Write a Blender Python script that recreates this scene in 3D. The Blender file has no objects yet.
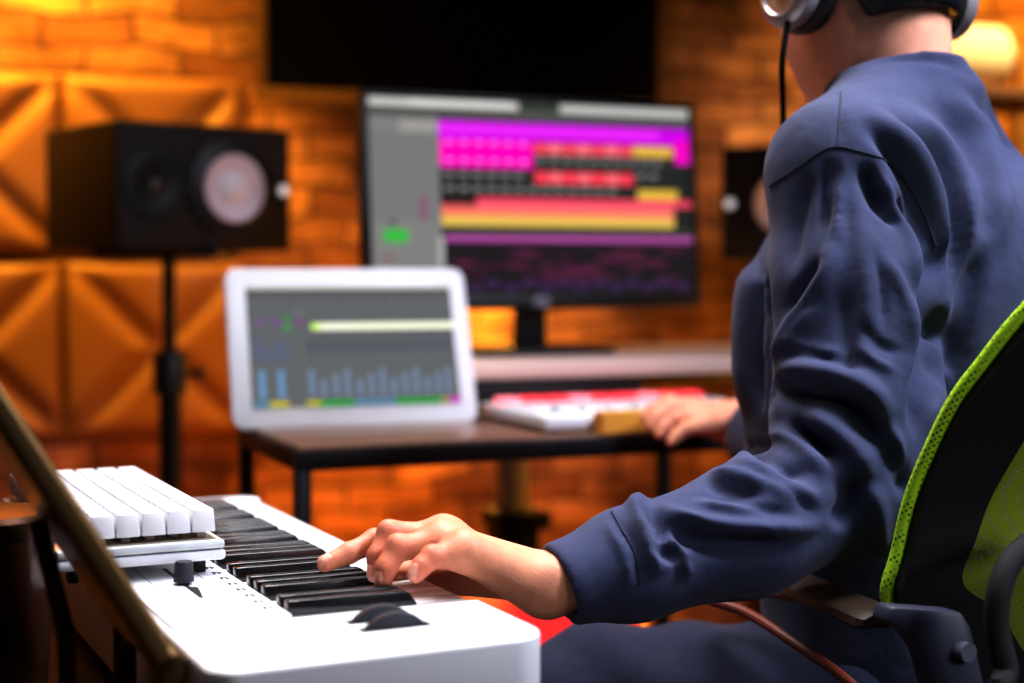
import bpy, bmesh, math, random
import numpy as np
from mathutils import Vector, Matrix
random.seed(7); rng = np.random.default_rng(7)
COL = bpy.context.scene.collection
PI = math.pi
# ------------------------------------------------------------------ camera model
CAMZ, TILT, FPX = 1.01, math.radians(2.67), 1536.0
CT, ST = math.cos(TILT), math.sin(TILT)
def P(px, py, Y):
    u = (px-512)/FPX; v = (341.5-py)/FPX
    s = Y/(CT+v*ST)
    return Vector((u*s, Y, CAMZ+(-ST+v*CT)*s))
def project(V):
    d = V-np.array([0, 0, CAMZ])
    dep = d[:, 1]*CT-d[:, 2]*ST
    up = d[:, 1]*ST+d[:, 2]*CT
    return 512+FPX*d[:, 0]/dep, 341.5-FPX*up/dep, dep
# ------------------------------------------------------------------ materials
MATS = {}
def mat(name, col, rough=.5, metal=0., emit=None, es=1., noise=0., nscale=20., bump=0., bscale=60., coat=0., sss=0., spec=.5, stretch=None, sheen=0.):
    if name in MATS: return MATS[name]
    m = bpy.data.materials.new(name); m.use_nodes = True
    nt = m.node_tree; b = nt.nodes['Principled BSDF']
    c = (*col, 1.)
    b.inputs['Base Color'].default_value = c
    b.inputs['Roughness'].default_value = rough
    b.inputs['Metallic'].default_value = metal
    b.inputs['Specular IOR Level'].default_value = spec
    b.inputs['Coat Weight'].default_value = coat
    if sheen: b.inputs['Sheen Weight'].default_value = sheen
    if sss:
        b.inputs['Subsurface Weight'].default_value = sss
        b.inputs['Subsurface Radius'].default_value = (.012, .004, .002)
        b.inputs['Subsurface Scale'].default_value = 1.
    if emit:
        b.inputs['Emission Color'].default_value = (*emit, 1.)
        b.inputs['Emission Strength'].default_value = es
    if noise or bump:
        tc = nt.nodes.new('ShaderNodeTexCoord'); mp = nt.nodes.new('ShaderNodeMapping')
        nt.links.new(tc.outputs['Object'], mp.inputs['Vector'])
        if stretch: mp.inputs['Scale'].default_value = stretch
    if noise:
        n = nt.nodes.new('ShaderNodeTexNoise'); n.inputs['Scale'].default_value = nscale; n.inputs['Detail'].default_value = 6
        r = nt.nodes.new('ShaderNodeMix'); r.data_type = 'RGBA'
        r.inputs[6].default_value = tuple(max(0, x*(1-noise)) for x in col)+(1,)
        r.inputs[7].default_value = tuple(min(1, x*(1+noise)) for x in col)+(1,)
        nt.links.new(mp.outputs[0], n.inputs['Vector']); nt.links.new(n.outputs['Fac'], r.inputs[0])
        nt.links.new(r.outputs[2], b.inputs['Base Color'])
    if bump:
        n = nt.nodes.new('ShaderNodeTexNoise'); n.inputs['Scale'].default_value = bscale; n.inputs['Detail'].default_value = 5
        bp = nt.nodes.new('ShaderNodeBump'); bp.inputs['Strength'].default_value = bump; bp.inputs['Distance'].default_value = .004
        nt.links.new(mp.outputs[0], n.inputs['Vector']); nt.links.new(n.outputs['Fac'], bp.inputs['Height'])
        nt.links.new(bp.outputs[0], b.inputs['Normal'])
    MATS[name] = m
    return m
def lin(r, g, b):
    f = lambda c: (c/255/12.92) if c/255 <= .04045 else ((c/255+.055)/1.055)**2.4
    return (f(r), f(g), f(b))
def glow(r, g, b, es=1.):
    n = 'glow_%d_%d_%d_%d' % (r, g, b, int(es*100))
    if n in MATS: return MATS[n]
    m = mat(n, (0, 0, 0), .6, emit=lin(r, g, b), es=es, spec=0)
    return m
# ------------------------------------------------------------------ object helpers
def tag(o, label, cat, group=None, kind=None):
    if label: o['label'] = label
    if cat: o['category'] = cat
    if group: o['group'] = group
    if kind: o['kind'] = kind
    return o
def thing(name, label, cat, loc=(0, 0, 0), rz=0., group=None):
    o = bpy.data.objects.new(name, None); o.empty_display_size = .05
    COL.objects.link(o); o.location = loc; o.rotation_euler = (0, 0, rz)
    return tag(o, label, cat, group)
class MB:
    """collects geometry; build() links it as one mesh object"""
    def __init__(s): s.v = []; s.f = []; s.m = []; s.mats = []
    def add(s, vs, fs, mi=0):
        n = len(s.v); s.v += [tuple(x) for x in vs]; s.f += [tuple(i+n for i in f) for f in fs]; s.m += [mi]*len(fs)
        return s
    def slot(s, m):
        if m not in s.mats: s.mats.append(m)
        return s.mats.index(m)
    def bm(s, b, mtx=None, mi=0):
        b.verts.index_update()
        vs = [(mtx @ v.co if mtx else v.co.copy()) for v in b.verts]
        s.add(vs, [[v.index for v in f.verts] for f in b.faces], mi); b.free(); return s
    def box(s, lo, hi, bev=0., seg=2, mtx=None, mi=0):
        b = bmesh.new(); bmesh.ops.create_cube(b, size=1)
        lo = Vector(lo); hi = Vector(hi); c = (lo+hi)/2; d = hi-lo
        for v in b.verts: v.co = Vector((v.co.x*d.x, v.co.y*d.y, v.co.z*d.z))+c
        if bev: bmesh.ops.bevel(b, geom=b.edges[:], offset=min(bev, .49*min(abs(d.x), abs(d.y), abs(d.z))), segments=seg, profile=.5, affect='EDGES')
        return s.bm(b, mtx, mi)
    def prism(s, pts, z0, z1, bev=0., seg=2, mtx=None, mi=0):
        b = bmesh.new()
        lowv = [b.verts.new((x, y, z0)) for x, y in pts]; top = [b.verts.new((x, y, z1)) for x, y in pts]
        n = len(pts)
        b.faces.new(lowv[::-1]); tf = b.faces.new(top)
        for i in range(n): b.faces.new((lowv[i], lowv[(i+1) % n], top[(i+1) % n], top[i]))
        bmesh.ops.recalc_face_normals(b, faces=b.faces[:])
        if bev: bmesh.ops.bevel(b, geom=[e for e in b.edges if abs(e.verts[0].co.z-e.verts[1].co.z) < 1e-6], offset=bev, segments=seg, profile=.5, affect='EDGES')
        return s.bm(b, mtx, mi)
    def tube(s, pts, r, n=12, closed=False, mi=0, flat=1.):
        pts = [Vector(p) for p in pts]; k = len(pts)
        rs = r if isinstance(r, (list, tuple)) else [r]*k
        tang = []
        for i in range(k):
            a = pts[(i-1) % k] if closed or i > 0 else pts[i]; c = pts[(i+1) % k] if closed or i < k-1 else pts[i]
            tang.append((c-a).normalized())
        up = Vector((0, 0, 1)) if abs(tang[0].z) < .9 else Vector((1, 0, 0))
        nrm = (up-tang[0]*up.dot(tang[0])).normalized()
        vs = []
        for i in range(k):
            nrm = (nrm-tang[i]*nrm.dot(tang[i])).normalized(); bi = tang[i].cross(nrm)
            for j in range(n):
                a = 2*PI*j/n
                vs.append(pts[i]+(nrm*math.cos(a)+bi*math.sin(a)*flat)*rs[i])
        fs = []
        for i in range(k if closed else k-1):
            for j in range(n):
                i2 = (i+1) % k
                fs.append((i*n+j, i*n+(j+1) % n, i2*n+(j+1) % n, i2*n+j))
        if not closed:
            fs.append(tuple(range(n))[::-1]); fs.append(tuple((k-1)*n+j for j in range(n)))
        return s.add(vs, fs, mi)
    def lathe(s, prof, n=40, mtx=None, mi=0):
        """profile of (r, z), z axis"""
        vs = []; fs = []
        for r, z in prof:
            for j in range(n):
                a = 2*PI*j/n; p = Vector((max(r, 1e-5)*math.cos(a), max(r, 1e-5)*math.sin(a), z))
                vs.append(mtx @ p if mtx else p)
        for i in range(len(prof)-1):
            for j in range(n): fs.append((i*n+j, i*n+(j+1) % n, (i+1)*n+(j+1) % n, (i+1)*n+j))
        return s.add(vs, fs, mi)
    def build(s, name, m=None, parent=None, smooth=True, off=(0, 0, 0), angle=35):
        me = bpy.data.meshes.new(name); o3 = Vector(off)
        me.from_pydata([tuple(Vector(v)-o3) for v in s.v], [], s.f)
        for mm in (s.mats if s.mats else [m]):
            if mm: me.materials.append(mm)
        if s.mats: me.polygons.foreach_set('material_index', s.m)
        b = bmesh.new(); b.from_mesh(me); bmesh.ops.recalc_face_normals(b, faces=b.faces[:]); b.to_mesh(me); b.free()
        if smooth:
            me.polygons.foreach_set('use_smooth', [True]*len(me.polygons))
            me.set_sharp_from_angle(angle=math.radians(angle))
        o = bpy.data.objects.new(name, me); COL.objects.link(o)
        if parent: o.parent = parent
        return o
def rrect(x0, y0, x1, y1, r, n=6):
    pts = []
    for cx, cy, a0 in ((x1-r, y0+r, -PI/2), (x1-r, y1-r, 0), (x0+r, y1-r, PI/2), (x0+r, y0+r, PI)):
        for i in range(n+1):
            a = a0+PI/2*i/n; pts.append((cx+r*math.cos(a), cy+r*math.sin(a)))
    return pts
def spline(pts, n=8):
    """Catmull-Rom through points"""
    pts = [Vector(p) for p in pts]; out = []
    for i in range(len(pts)-1):
        p0 = pts[max(i-1, 0)]; p1 = pts[i]; p2 = pts[i+1]; p3 = pts[min(i+2, len(pts)-1)]
        for j in range(n):
            t = j/n
            out.append(.5*((2*p1)+(p2-p0)*t+(2*p0-5*p1+4*p2-p3)*t*t+(3*p1-p0-3*p2+p3)*t**3))
    out.append(pts[-1]); return out
# ------------------------------------------------------------------ implicit modelling
class Field:
    def __init__(s, lo, hi, h):
        s.h = h; s.lo = np.array(lo, dtype=np.float32)
        s.ax = [np.arange(lo[i], hi[i]+h, h, dtype=np.float32) for i in range(3)]
        s.f = np.full([len(a) for a in s.ax], .2, dtype=np.float32)
    def sub(s, lo, hi):
        sl = []; ax = []
        for i in range(3):
            a = max(0, int((lo[i]-s.lo[i])/s.h)); b = min(len(s.ax[i]), int((hi[i]-s.lo[i])/s.h)+2)
            if b <= a: return None, None
            sl.append(slice(a, b)); ax.append(s.ax[i][a:b])
        return tuple(sl), np.meshgrid(*ax, indexing='ij', sparse=True)
    def put(s, fn, lo, hi, k=0., op='u'):
        sl, g = s.sub(lo, hi)
        if sl is None: return
        d = fn(*g).astype(np.float32); f = s.f[sl]
        if op == 'u':
            if k > 0:
                hh = np.maximum(k-np.abs(f-d), 0)/k; s.f[sl] = np.minimum(f, d)-hh*hh*k*.25
            else: s.f[sl] = np.minimum(f, d)
        else:  # subtract
            if k > 0:
                hh = np.maximum(k-np.abs(f+d), 0)/k; s.f[sl] = np.maximum(f, -d)+hh*hh*k*.25
            else: s.f[sl] = np.maximum(f, -d)
    def cone(s, a, b, ra, rb, k=.01, op='u'):
        a = np.array(a, dtype=np.float32); b = np.array(b, dtype=np.float32); ab = b-a; L2 = float(ab @ ab)+1e-12
        m = max(ra, rb)+k+3*s.h
        def fn(x, y, z):
            t = np.clip(((x-a[0])*ab[0]+(y-a[1])*ab[1]+(z-a[2])*ab[2])/L2, 0, 1)
            return np.sqrt((x-a[0]-t*ab[0])**2+(y-a[1]-t*ab[1])**2+(z-a[2]-t*ab[2])**2)-(ra+t*(rb-ra))
        s.put(fn, np.minimum(a, b)-m, np.maximum(a, b)+m, k, op)
    def chain(s, pts, rs, k=.01, op='u'):
        for i in range(len(pts)-1): s.cone(pts[i], pts[i+1], rs[i], rs[i+1], k, op)
    def ell(s, c, R, rad, k=.01, op='u'):
        """ellipsoid; R rows are its axes"""
        c = np.array(c, dtype=np.float32); R = np.array(R, dtype=np.float32); m = max(rad)+k+3*s.h
        def fn(x, y, z):
            q = [((x-c[0])*R[i][0]+(y-c[1])*R[i][1]+(z-c[2])*R[i][2])/rad[i] for i in range(3)]
            k0 = np.sqrt(q[0]**2+q[1]**2+q[2]**2)
            k1 = np.sqrt((q[0]/rad[0])**2+(q[1]/rad[1])**2+(q[2]/rad[2])**2)+1e-9
            return k0*(k0-1)/k1
        s.put(fn, c-m, c+m, k, op)
    def mesh(s):
        f = s.f; n = f.shape
        neg = f < 0
        cnt = np.zeros([d-1 for d in n], dtype=np.int8)
        C = [(i, j, k) for i in (0, 1) for j in (0, 1) for k in (0, 1)]
        view = lambda A, c: A[c[0]:n[0]-1+c[0], c[1]:n[1]-1+c[1], c[2]:n[2]-1+c[2]]
        for c in C: cnt += view(neg, c)
        act = (cnt > 0) & (cnt < 8)
        idx = np.argwhere(act); ids = -np.ones(act.shape, dtype=np.int64); ids[act] = np.arange(len(idx))
        acc = np.zeros((len(idx), 3)); w = np.zeros(len(idx))
        for c in C:
            for ax in range(3):
                if c[ax]: continue
                d = list(c); d[ax] = 1
                fa = f[idx[:, 0]+c[0], idx[:, 1]+c[1], idx[:, 2]+c[2]]; fb = f[idx[:, 0]+d[0], idx[:, 1]+d[1], idx[:, 2]+d[2]]
                x = (fa < 0) != (fb < 0)
                t = fa[x]/(fa[x]-fb[x]); p = np.tile(np.array(c, float), (x.sum(), 1)); p[:, ax] += t
                acc[x] += p; w[x] += 1
        V = (idx+acc/w[:, None])*s.h+s.lo
        F = []
        for ax in range(3):
            b, c = (ax+1) % 3, (ax+2) % 3
            sh = [slice(None)]*3; sh2 = [slice(None)]*3
            sh[ax] = slice(0, n[ax]-1); sh2[ax] = slice(1, n[ax])
            for q in (b, c):
                sh[q] = slice(1, n[q]-1); sh2[q] = slice(1, n[q]-1)
            A = neg[tuple(sh)]; B = neg[tuple(sh2)]
            e = np.argwhere(A != B); flip = A[A != B]
            e[:, b] += 1; e[:, c] += 1
            def cid(db, dc):
                q = e.copy(); q[:, b] += db; q[:, c] += dc
                return ids[q[:, 0], q[:, 1], q[:, 2]]
            quad = np.stack([cid(-1, -1), cid(0, -1), cid(0, 0), cid(-1, 0)], 1)
            quad[~flip] = quad[~flip][:, ::-1]
            F.append(quad)
        F = np.concatenate(F)
        F = F[(F >= 0).all(1)]
        return V, F
def vnormals(V, F):
    fn = np.cross(V[F[:, 2]]-V[F[:, 0]], V[F[:, 3]]-V[F[:, 1]])
    N = np.zeros_like(V)
    for i in range(4): np.add.at(N, F[:, i], fn)
    return N/(np.linalg.norm(N, axis=1)[:, None]+1e-12)
def smooth(V, F, it=2, lam=.5):
    E = np.concatenate([F[:, [0, 1]], F[:, [1, 2]], F[:, [2, 3]], F[:, [3, 0]]])
    deg = np.zeros(len(V)); np.add.at(deg, E[:, 0], 1); np.add.at(deg, E[:, 1], 1)
    for _ in range(it):
        S = np.zeros_like(V); np.add.at(S, E[:, 0], V[E[:, 1]]); np.add.at(S, E[:, 1], V[E[:, 0]])
        V = V+lam*(S/deg[:, None]-V)
    return V
def np_obj(name, V, F, m, parent=None, off=(0, 0, 0), attr=None):
    me = bpy.data.meshes.new(name)
    V = V-np.array(off)
    me.vertices.add(len(V)); me.vertices.foreach_set('co', V.astype(np.float32).ravel())
    me.loops.add(len(F)*4); me.loops.foreach_set('vertex_index', F.astype(np.int32).ravel())
    me.polygons.add(len(F)); me.polygons.foreach_set('loop_start', np.arange(0, len(F)*4, 4, dtype=np.int32))
    me.update(calc_edges=True); me.validate()
    me.polygons.foreach_set('use_smooth', [True]*len(me.polygons))
    if attr is not None:
        a = me.color_attributes.new('tint', 'FLOAT_COLOR', 'POINT')
        a.data.foreach_set('color', np.concatenate([attr, np.ones((len(attr), 1))], 1).astype(np.float32).ravel())
    if m: me.materials.append(m)
    o = bpy.data.objects.new(name, me); COL.objects.link(o)
    if parent: o.parent = parent
    return o
def seg_dist2d(x, y, pts):
    """distance to polyline, arclength parameter 0..1, signed side"""
    best = np.full(len(x), 1e9); tt = np.zeros(len(x)); sd = np.zeros(len(x))
    L = [math.dist(pts[i], pts[i+1]) for i in range(len(pts)-1)]; tot = sum(L); acc = 0
    for i in range(len(pts)-1):
        ax, ay = pts[i]; bx, by = pts[i+1]; dx, dy = bx-ax, by-ay
        t = np.clip(((x-ax)*dx+(y-ay)*dy)/(dx*dx+dy*dy+1e-9), 0, 1)
        ex = x-ax-t*dx; ey = y-ay-t*dy; d = np.hypot(ex, ey)
        u = d < best
        best[u] = d[u]; tt[u] = (acc+t[u]*L[i])/tot; sd[u] = np.sign(dx*ey-dy*ex)[u]
        acc += L[i]
    return best, tt, sd
# ------------------------------------------------------------------ camera, world, view
cam_d = bpy.data.cameras.new('camera'); cam = bpy.data.objects.new('camera', cam_d); COL.objects.link(cam)
cam.location = (0, 0, CAMZ); cam.rotation_euler = (PI/2-TILT, 0, 0)
cam_d.sensor_width = 36; cam_d.lens = 54; cam_d.clip_start = .02
cam_d.dof.use_dof = True; cam_d.dof.focus_distance = 1.27; cam_d.dof.aperture_fstop = 2.6; cam_d.dof.aperture_blades = 0
bpy.context.scene.camera = cam
w = bpy.data.worlds.new('world'); bpy.context.scene.world = w; w.use_nodes = True
w.node_tree.nodes['Background'].inputs[0].default_value = (.3, .3, .6, 1); w.node_tree.nodes['Background'].inputs[1].default_value = .008
vs = bpy.context.scene.view_settings
vs.view_transform = 'Standard'; vs.look = 'None'; vs.exposure = .35; vs.gamma = .78
# ------------------------------------------------------------------ room shell
WA = math.radians(20.); W0 = Vector((-.767, 3.3, 0)); WX = Vector((math.cos(WA), math.sin(WA), 0)); WN = Vector((math.sin(WA), -math.cos(WA), 0))
def wall_pt(px, off=0.):
    """distance along the back wall at which a sight line meets a plane OFF in front of it"""
    u = (px-512)/FPX; o = W0+WN*off
    return (u*o.y-o.x)/(WX.x-u*WX.y)
def brick_material():
    m = bpy.data.materials.new('brick'); m.use_nodes = True; nt = m.node_tree; b = nt.nodes['Principled BSDF']
    tc = nt.nodes.new('ShaderNodeTexCoord'); mp = nt.nodes.new('ShaderNodeMapping'); mp.inputs['Rotation'].default_value = (PI/2, 0, 0)
    nz = nt.nodes.new('ShaderNodeTexNoise'); nz.inputs['Scale'].default_value = 5.; nz.inputs['Detail'].default_value = 4
    ad = nt.nodes.new('ShaderNodeMix'); ad.data_type = 'RGBA'; ad.blend_type = 'ADD'; ad.inputs[0].default_value = .09
    br = nt.nodes.new('ShaderNodeTexBrick')
    br.inputs['Color1'].default_value = (.66, .36, .20, 1); br.inputs['Color2'].default_value = (.24, .09, .045, 1); br.inputs['Mortar'].default_value = (.16, .08, .05, 1)
    br.inputs['Scale'].default_value = 1.; br.inputs['Mortar Size'].default_value = .005; br.inputs['Mortar Smooth'].default_value = .6
    br.inputs['Brick Width'].default_value = .19; br.inputs['Row Height'].default_value = .06; br.inputs['Bias'].default_value = -.1
    n2 = nt.nodes.new('ShaderNodeTexNoise'); n2.inputs['Scale'].default_value = 5.5; n2.inputs['Detail'].default_value = 8
    mx = nt.nodes.new('ShaderNodeMix'); mx.data_type = 'RGBA'; mx.blend_type = 'MULTIPLY'; mx.inputs[0].default_value = .8
    rp = nt.nodes.new('ShaderNodeValToRGB'); rp.color_ramp.elements[0].position = .35; rp.color_ramp.elements[0].color = (.25, .2, .2, 1); rp.color_ramp.elements[1].position = .65; rp.color_ramp.elements[1].color = (1.2, 1.2, 1.2, 1)
    bp = nt.nodes.new('ShaderNodeBump'); bp.inputs['Strength'].default_value = .9; bp.inputs['Distance'].default_value = .02
    mt = nt.nodes.new('ShaderNodeMath'); mt.operation = 'SUBTRACT'
    L = nt.links.new
    L(tc.outputs['Object'], mp.inputs[0]); L(mp.outputs[0], nz.inputs['Vector']); L(mp.outputs[0], ad.inputs[6]); L(nz.outputs['Color'], ad.inputs[7])
    L(ad.outputs[2], br.inputs['Vector']); L(mp.outputs[0], n2.inputs['Vector']); L(n2.outputs['Fac'], rp.inputs[0])
    L(br.outputs['Color'], mx.inputs[6]); L(rp.outputs[0], mx.inputs[7]); L(mx.outputs[2], b.inputs['Base Color'])
    L(n2.outputs['Fac'], mt.inputs[0]); L(br.outputs['Fac'], mt.inputs[1]); L(mt.outputs[0], bp.inputs['Height']); L(bp.outputs[0], b.inputs['Normal'])
    b.inputs['Roughness'].default_value = .85
    return m
BRICK = brick_material()
def shell(name, lo, hi, m):
    o = MB().box(lo, hi).build(name, m, smooth=False); o.location = W0; o.rotation_euler = (0, 0, WA); o['kind'] = 'structure'; return o
shell('wall_back', (-1.7, 0, -.1), (2.6, .15, 2.7), BRICK)
PLASTER = mat('dark_plaster', (.12, .07, .045), .8, noise=.25, nscale=4, bump=.2)
shell('wall_left', (-1.85, -5.2, -.1), (-1.7, .15, 2.7), PLASTER)
shell('wall_right', (2.6, -5.2, -.1), (2.75, .15, 2.7), PLASTER)
shell('wall_front', (-1.85, -5.35, -.1), (2.75, -5.2, 2.7), PLASTER)
shell('floor', (-1.85, -5.35, -.1), (2.75, .15, 0), mat('dark_floor', (.05, .03, .022), .45, noise=.4, nscale=6, stretch=(1, 8, 1)))
shell('ceiling', (-1.85, -5.35, 2.6), (2.75, .15, 2.75), mat('ceiling_paint', (.2, .17, .15), .9, noise=.1))
# ------------------------------------------------------------------ acoustic panels
PADM = mat('tan_leatherette', (.34, .175, .08), .45, noise=.12, nscale=14, bump=.1, bscale=220)
def panel_mesh(s=.376, n=72, d=.045):
    vs = []; fs = []
    for j in range(n+1):
        for i in range(n+1):
            x = s*i/n; z = s*j/n; u = 2*i/n-1; v = 2*j/n-1
            edge = min(1-abs(u), 1-abs(v)); dg = min(abs(u-v), abs(u+v))/1.414
            h = d*(1-math.exp(-edge/.05))*(.62+.38*(1-math.exp(-(dg/.13)**2)))
            vs.append((x, -h-.004, z))
    for j in range(n):
        for i in range(n):
            a = j*(n+1)+i; fs.append((a, a+1, a+n+2, a+n+1))
    return MB().add(vs, fs).box((.002, -.008, .002), (s-.002, 0, s-.002))
pm = None; TX = wall_pt(245)-.002
for label, col, zz in (('tan quilted acoustic wall panel in the upper row, right behind the speaker', -1, 1.043),
                       ('tan quilted acoustic wall panel in the upper row at the left edge of the photo', -2, 1.043),
                       ('tan quilted acoustic wall panel in the lower row, right behind the speaker stand pole', -1, .655),
                       ('tan quilted acoustic wall panel in the lower row at the left edge of the photo', -2, .655)):
    if pm is None:
        o = panel_mesh().build('acoustic_panel', PADM, angle=80); pm = o
    else:
        o = pm.copy(); COL.objects.link(o)
    o.location = W0+WX*(TX+col*.3795)+WN*.002+Vector((0, 0, zz)); o.rotation_euler = (0, 0, WA)
    tag(o, label, 'wall panel', 'quilted acoustic panels on the brick wall')
# ------------------------------------------------------------------ television on the wall
BLK = mat('black_plastic', (.012, .012, .014), .45, noise=.2, nscale=80)
BLKM = mat('black_steel', (.012, .012, .016), .4, metal=.3, noise=.2, nscale=50)
GLOSSK = mat('black_glass', (.004, .003, .003), .3, spec=.25, noise=.1, nscale=3)
x0, x1 = wall_pt(262, .1), wall_pt(658, .1)
tv = thing('television', 'large dark wall-mounted television with a thin brown frame above the monitor', 'television', W0+WX*((x0+x1)/2+.006)+WN*.06+Vector((0, 0, 1.370)), WA)
hw = (x1-x0)/2+.008
MB().box((-hw, -.035, 0), (hw, .0, .56), .006).build('housing', BLK, tv)
MB().box((-hw+.016, -.0365, .03), (hw-.016, -.034, .545), 0).build('screen', GLOSSK, tv)
fr = MB(); BRZ = mat('bronze_frame', (.30, .17, .05), .45, metal=.4, noise=.15)
fr.box((-hw-.002, -.042, -.002), (hw+.002, -.036, .028), .002).box((-hw-.002, -.042, .546), (hw+.002, -.036, .562), .002)
fr.box((-hw-.002, -.042, .028), (-hw+.016, -.036, .546), .002).box((hw-.016, -.042, .028), (hw+.002, -.036, .546), .002).build('frame', BRZ, tv)
MB().box((-.2, 0, .15), (.2, .06, .42), .004).build('wall_bracket', BLKM, tv)
# ------------------------------------------------------------------ studio speakers
WHITEC = mat('cone_white', (.88, .80, .90), .45, noise=.05)
CAB = mat('cabinet_black', (.022, .011, .009), .6, noise=.25, nscale=30, bump=.05)
def speaker(label, loc, rz, mirror=False):
    t = thing('studio_monitor_speaker', label, 'speaker', loc, rz, 'studio monitor speakers')
    W, H, D = .345, .221, .29; mx = (lambda x: W-x) if mirror else (lambda x: x)
    MB().box((0, 0, 0), (W, D, H), .008, 3).build('cabinet', CAB, t)
    fx = Matrix.Translation((mx(.222), 0, H/2)) @ Matrix.Rotation(PI/2, 4, 'X')
    MB().lathe([(.091, -.002), (.091, .005), (.085, .009), (.078, .010), (.066, .013), (.060, .009)], 48, fx).build('woofer_ring', BLK, t)
    cn = MB().lathe([(.061, .003), (.061, .012), (.058, .0145), (.053, .0125), (.030, .003), (.026, .003)], 48, fx).build('woofer_cone', WHITEC, t)
    MB().lathe([(.031, .002), (.026, .008), (.014, .0125), (0, .014)], 40, fx).build('dust_cap', mat('cap_white', (.92, .9, .95), .35, noise=.03), cn)
    tx = Matrix.Translation((mx(.074), 0, H/2)) @ Matrix.Rotation(PI/2, 4, 'X')
    wg = MB().lathe([(.062, -.001), (.060, .006), (.052, .008), (.03, .003), (.016, .002)], 40, tx).build('tweeter_waveguide', BLK, t)
    MB().lathe([(.016, .001), (.012, .006), (0, .008)], 32, tx).build('tweeter_dome', mat('dome', (.10, .07, .05), .3, noise=.05), wg)
    ex = Matrix.Translation((mx(.329), 0, H/2)) @ Matrix.Rotation(PI/2, 4, 'X')
    MB().lathe([(.0102, -.001), (.0102, .002), (0, .0022)], 28, ex).build('round_emblem', mat('emblem_white', (.8, .8, .8), .4, emit=(.75, .78, .8), es=.55, noise=.02), t)
    return t
SPZ = 1.044
spk = speaker('black studio speaker lying on its side on a stand before the quilted panels', (-.669, 2.6, SPZ), math.radians(40))
spk2 = speaker('black studio speaker behind the seated person, right of the monitor', (.408, 3.0, 1.028), math.radians(-10), True)
def speaker_stand(label, loc, top):
    t = thing('speaker_stand', label, 'speaker stand', loc, 0, 'tripod speaker stands')
    MB().box((-.11, -.11, top-.012), (.11, .11, top), .004).build('top_plate', BLKM, t)
    MB().tube([(0, 0, .6), (0, 0, top-.012)], .0125, 16).build('inner_pole', BLKM, t)
    MB().tube([(0, 0, .12), (0, 0, .80)], .021, 20).build('outer_pole', BLKM, t)
    c = MB().lathe([(.021, .78), (.031, .785), (.031, .85), (.024, .862), (.0125, .864)], 24).build('collar', BLK, t)
    MB().tube([(.028, 0, .82), (.055, 0, .82)], [.006, .006], 10).tube([(.05, 0, .82), (.062, 0, .82)], [.014, .012], 12).build('knob', BLK, c)
    for k in range(3):
        a = k*2*PI/3+.5; ca, sa = math.cos(a), math.sin(a)
        l = MB().tube([(.02*ca, .02*sa, .46), (.28*ca, .28*sa, .012)], .0095, 10).build('leg', BLKM, t)
        MB().tube([(.015*ca, .015*sa, .2), (.15*ca, .15*sa, .235)], .006, 8).build('leg_brace', BLKM, l)
        MB().lathe([(0, .0), (.014, .0), (.014, .028), (.008, .034)], 14, Matrix.Translation((.278*ca, .278*sa, 0))).build('rubber_foot', BLK, l)
    return t
def on_speaker(s, rz, fx=.166, fy=.14):
    r = Matrix.Rotation(rz, 3, 'Z') @ Vector((fx, fy, 0)); return Vector(s.location)+r
b1 = on_speaker(spk, math.radians(40), .165, .13); speaker_stand('black tripod stand carrying the speaker before the quilted panels', (b1.x, b1.y, 0), SPZ)
b2 = on_speaker(spk2, math.radians(-10)); speaker_stand('black tripod stand behind the person, right of the monitor', (b2.x, b2.y, 0), 1.025)
# ------------------------------------------------------------------ shelf with rolls at the right
SHELFW = mat('ochre_wood', (.42, .24, .06), .55, noise=.25, nscale=8, stretch=(1, 1, 6))
sc_ = P(990, 86, 3.35)
sh = thing('shelf_unit', 'ochre wooden shelf unit with two boards at the right edge behind the person', 'shelf', (sc_.x, sc_.y, 0), WA)
zb = sc_.z
for zz in (zb-.025, zb-.20, zb-.75, .08):
    MB().box((-.26, -.02, zz), (.30, .30, zz+.02), .003).build('board', mat('brown_board', (.22, .10, .04), .6, noise=.3, nscale=9), sh)
for xx in (-.28, .10, .30):
    for yy in (-.03, .28):
        MB().box((xx, yy, 0), (xx+.022, yy+.022, zb+(.12 if xx > 0 else -.01)), .003).build('post', SHELFW, sh)
def roll(label, x0, x1, z, r, m, y=.1):
    t = thing('foam_roll', label, 'roll', sh.matrix_basis @ Vector(((x0+x1)/2, y, z+r)), WA)
    L = (x1-x0)/2
    b = MB(); mx_ = Matrix.Rotation(PI/2, 4, 'Y')
    b.lathe([(0, -L), (r*.9, -L), (r, -L+.006), (r, L-.006), (r*.9, L), (0, L)], 40, mx_).build('roll_body', m, t)
    sp = [((r*.9*(1-k/60))*math.cos(k*.5), (r*.9*(1-k/60))*math.sin(k*.5)) for k in range(60)]
    MB().tube([(L+.001, p[0], p[1]) for p in sp], .0012, 6).build('end_spiral', mat('roll_edge', (.5, .38, .2), .8, noise=.1), t)
    return t
roll('thick cream foam roll lying on the top board of the shelf unit', -.21, .088, zb-.005, .076, mat('cream_foam', (.85, .70, .42), .8, noise=.08, nscale=30))
roll('small peach roll lying on the lower board of the shelf unit', -.16, .05, zb-.18, .05, mat('peach_foam', (.75, .45, .25), .8, noise=.08, nscale=30))
# dark cable hanging on the wall right of the television
cp = [W0+WX*wall_pt(x, .02)+WN*.02+Vector((0, 0, CAMZ+(270-y)/FPX*3.7)) for x, y in ((712, -60), (718, -20), (726, 5), (736, 20), (745, 30))]
MB().tube(spline(cp, 6), .006, 8).build('wall_cable', BLK)
tag(bpy.data.objects['wall_cable'], 'thin black cable hanging on the brick wall left of the headphones', 'cable')
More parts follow.
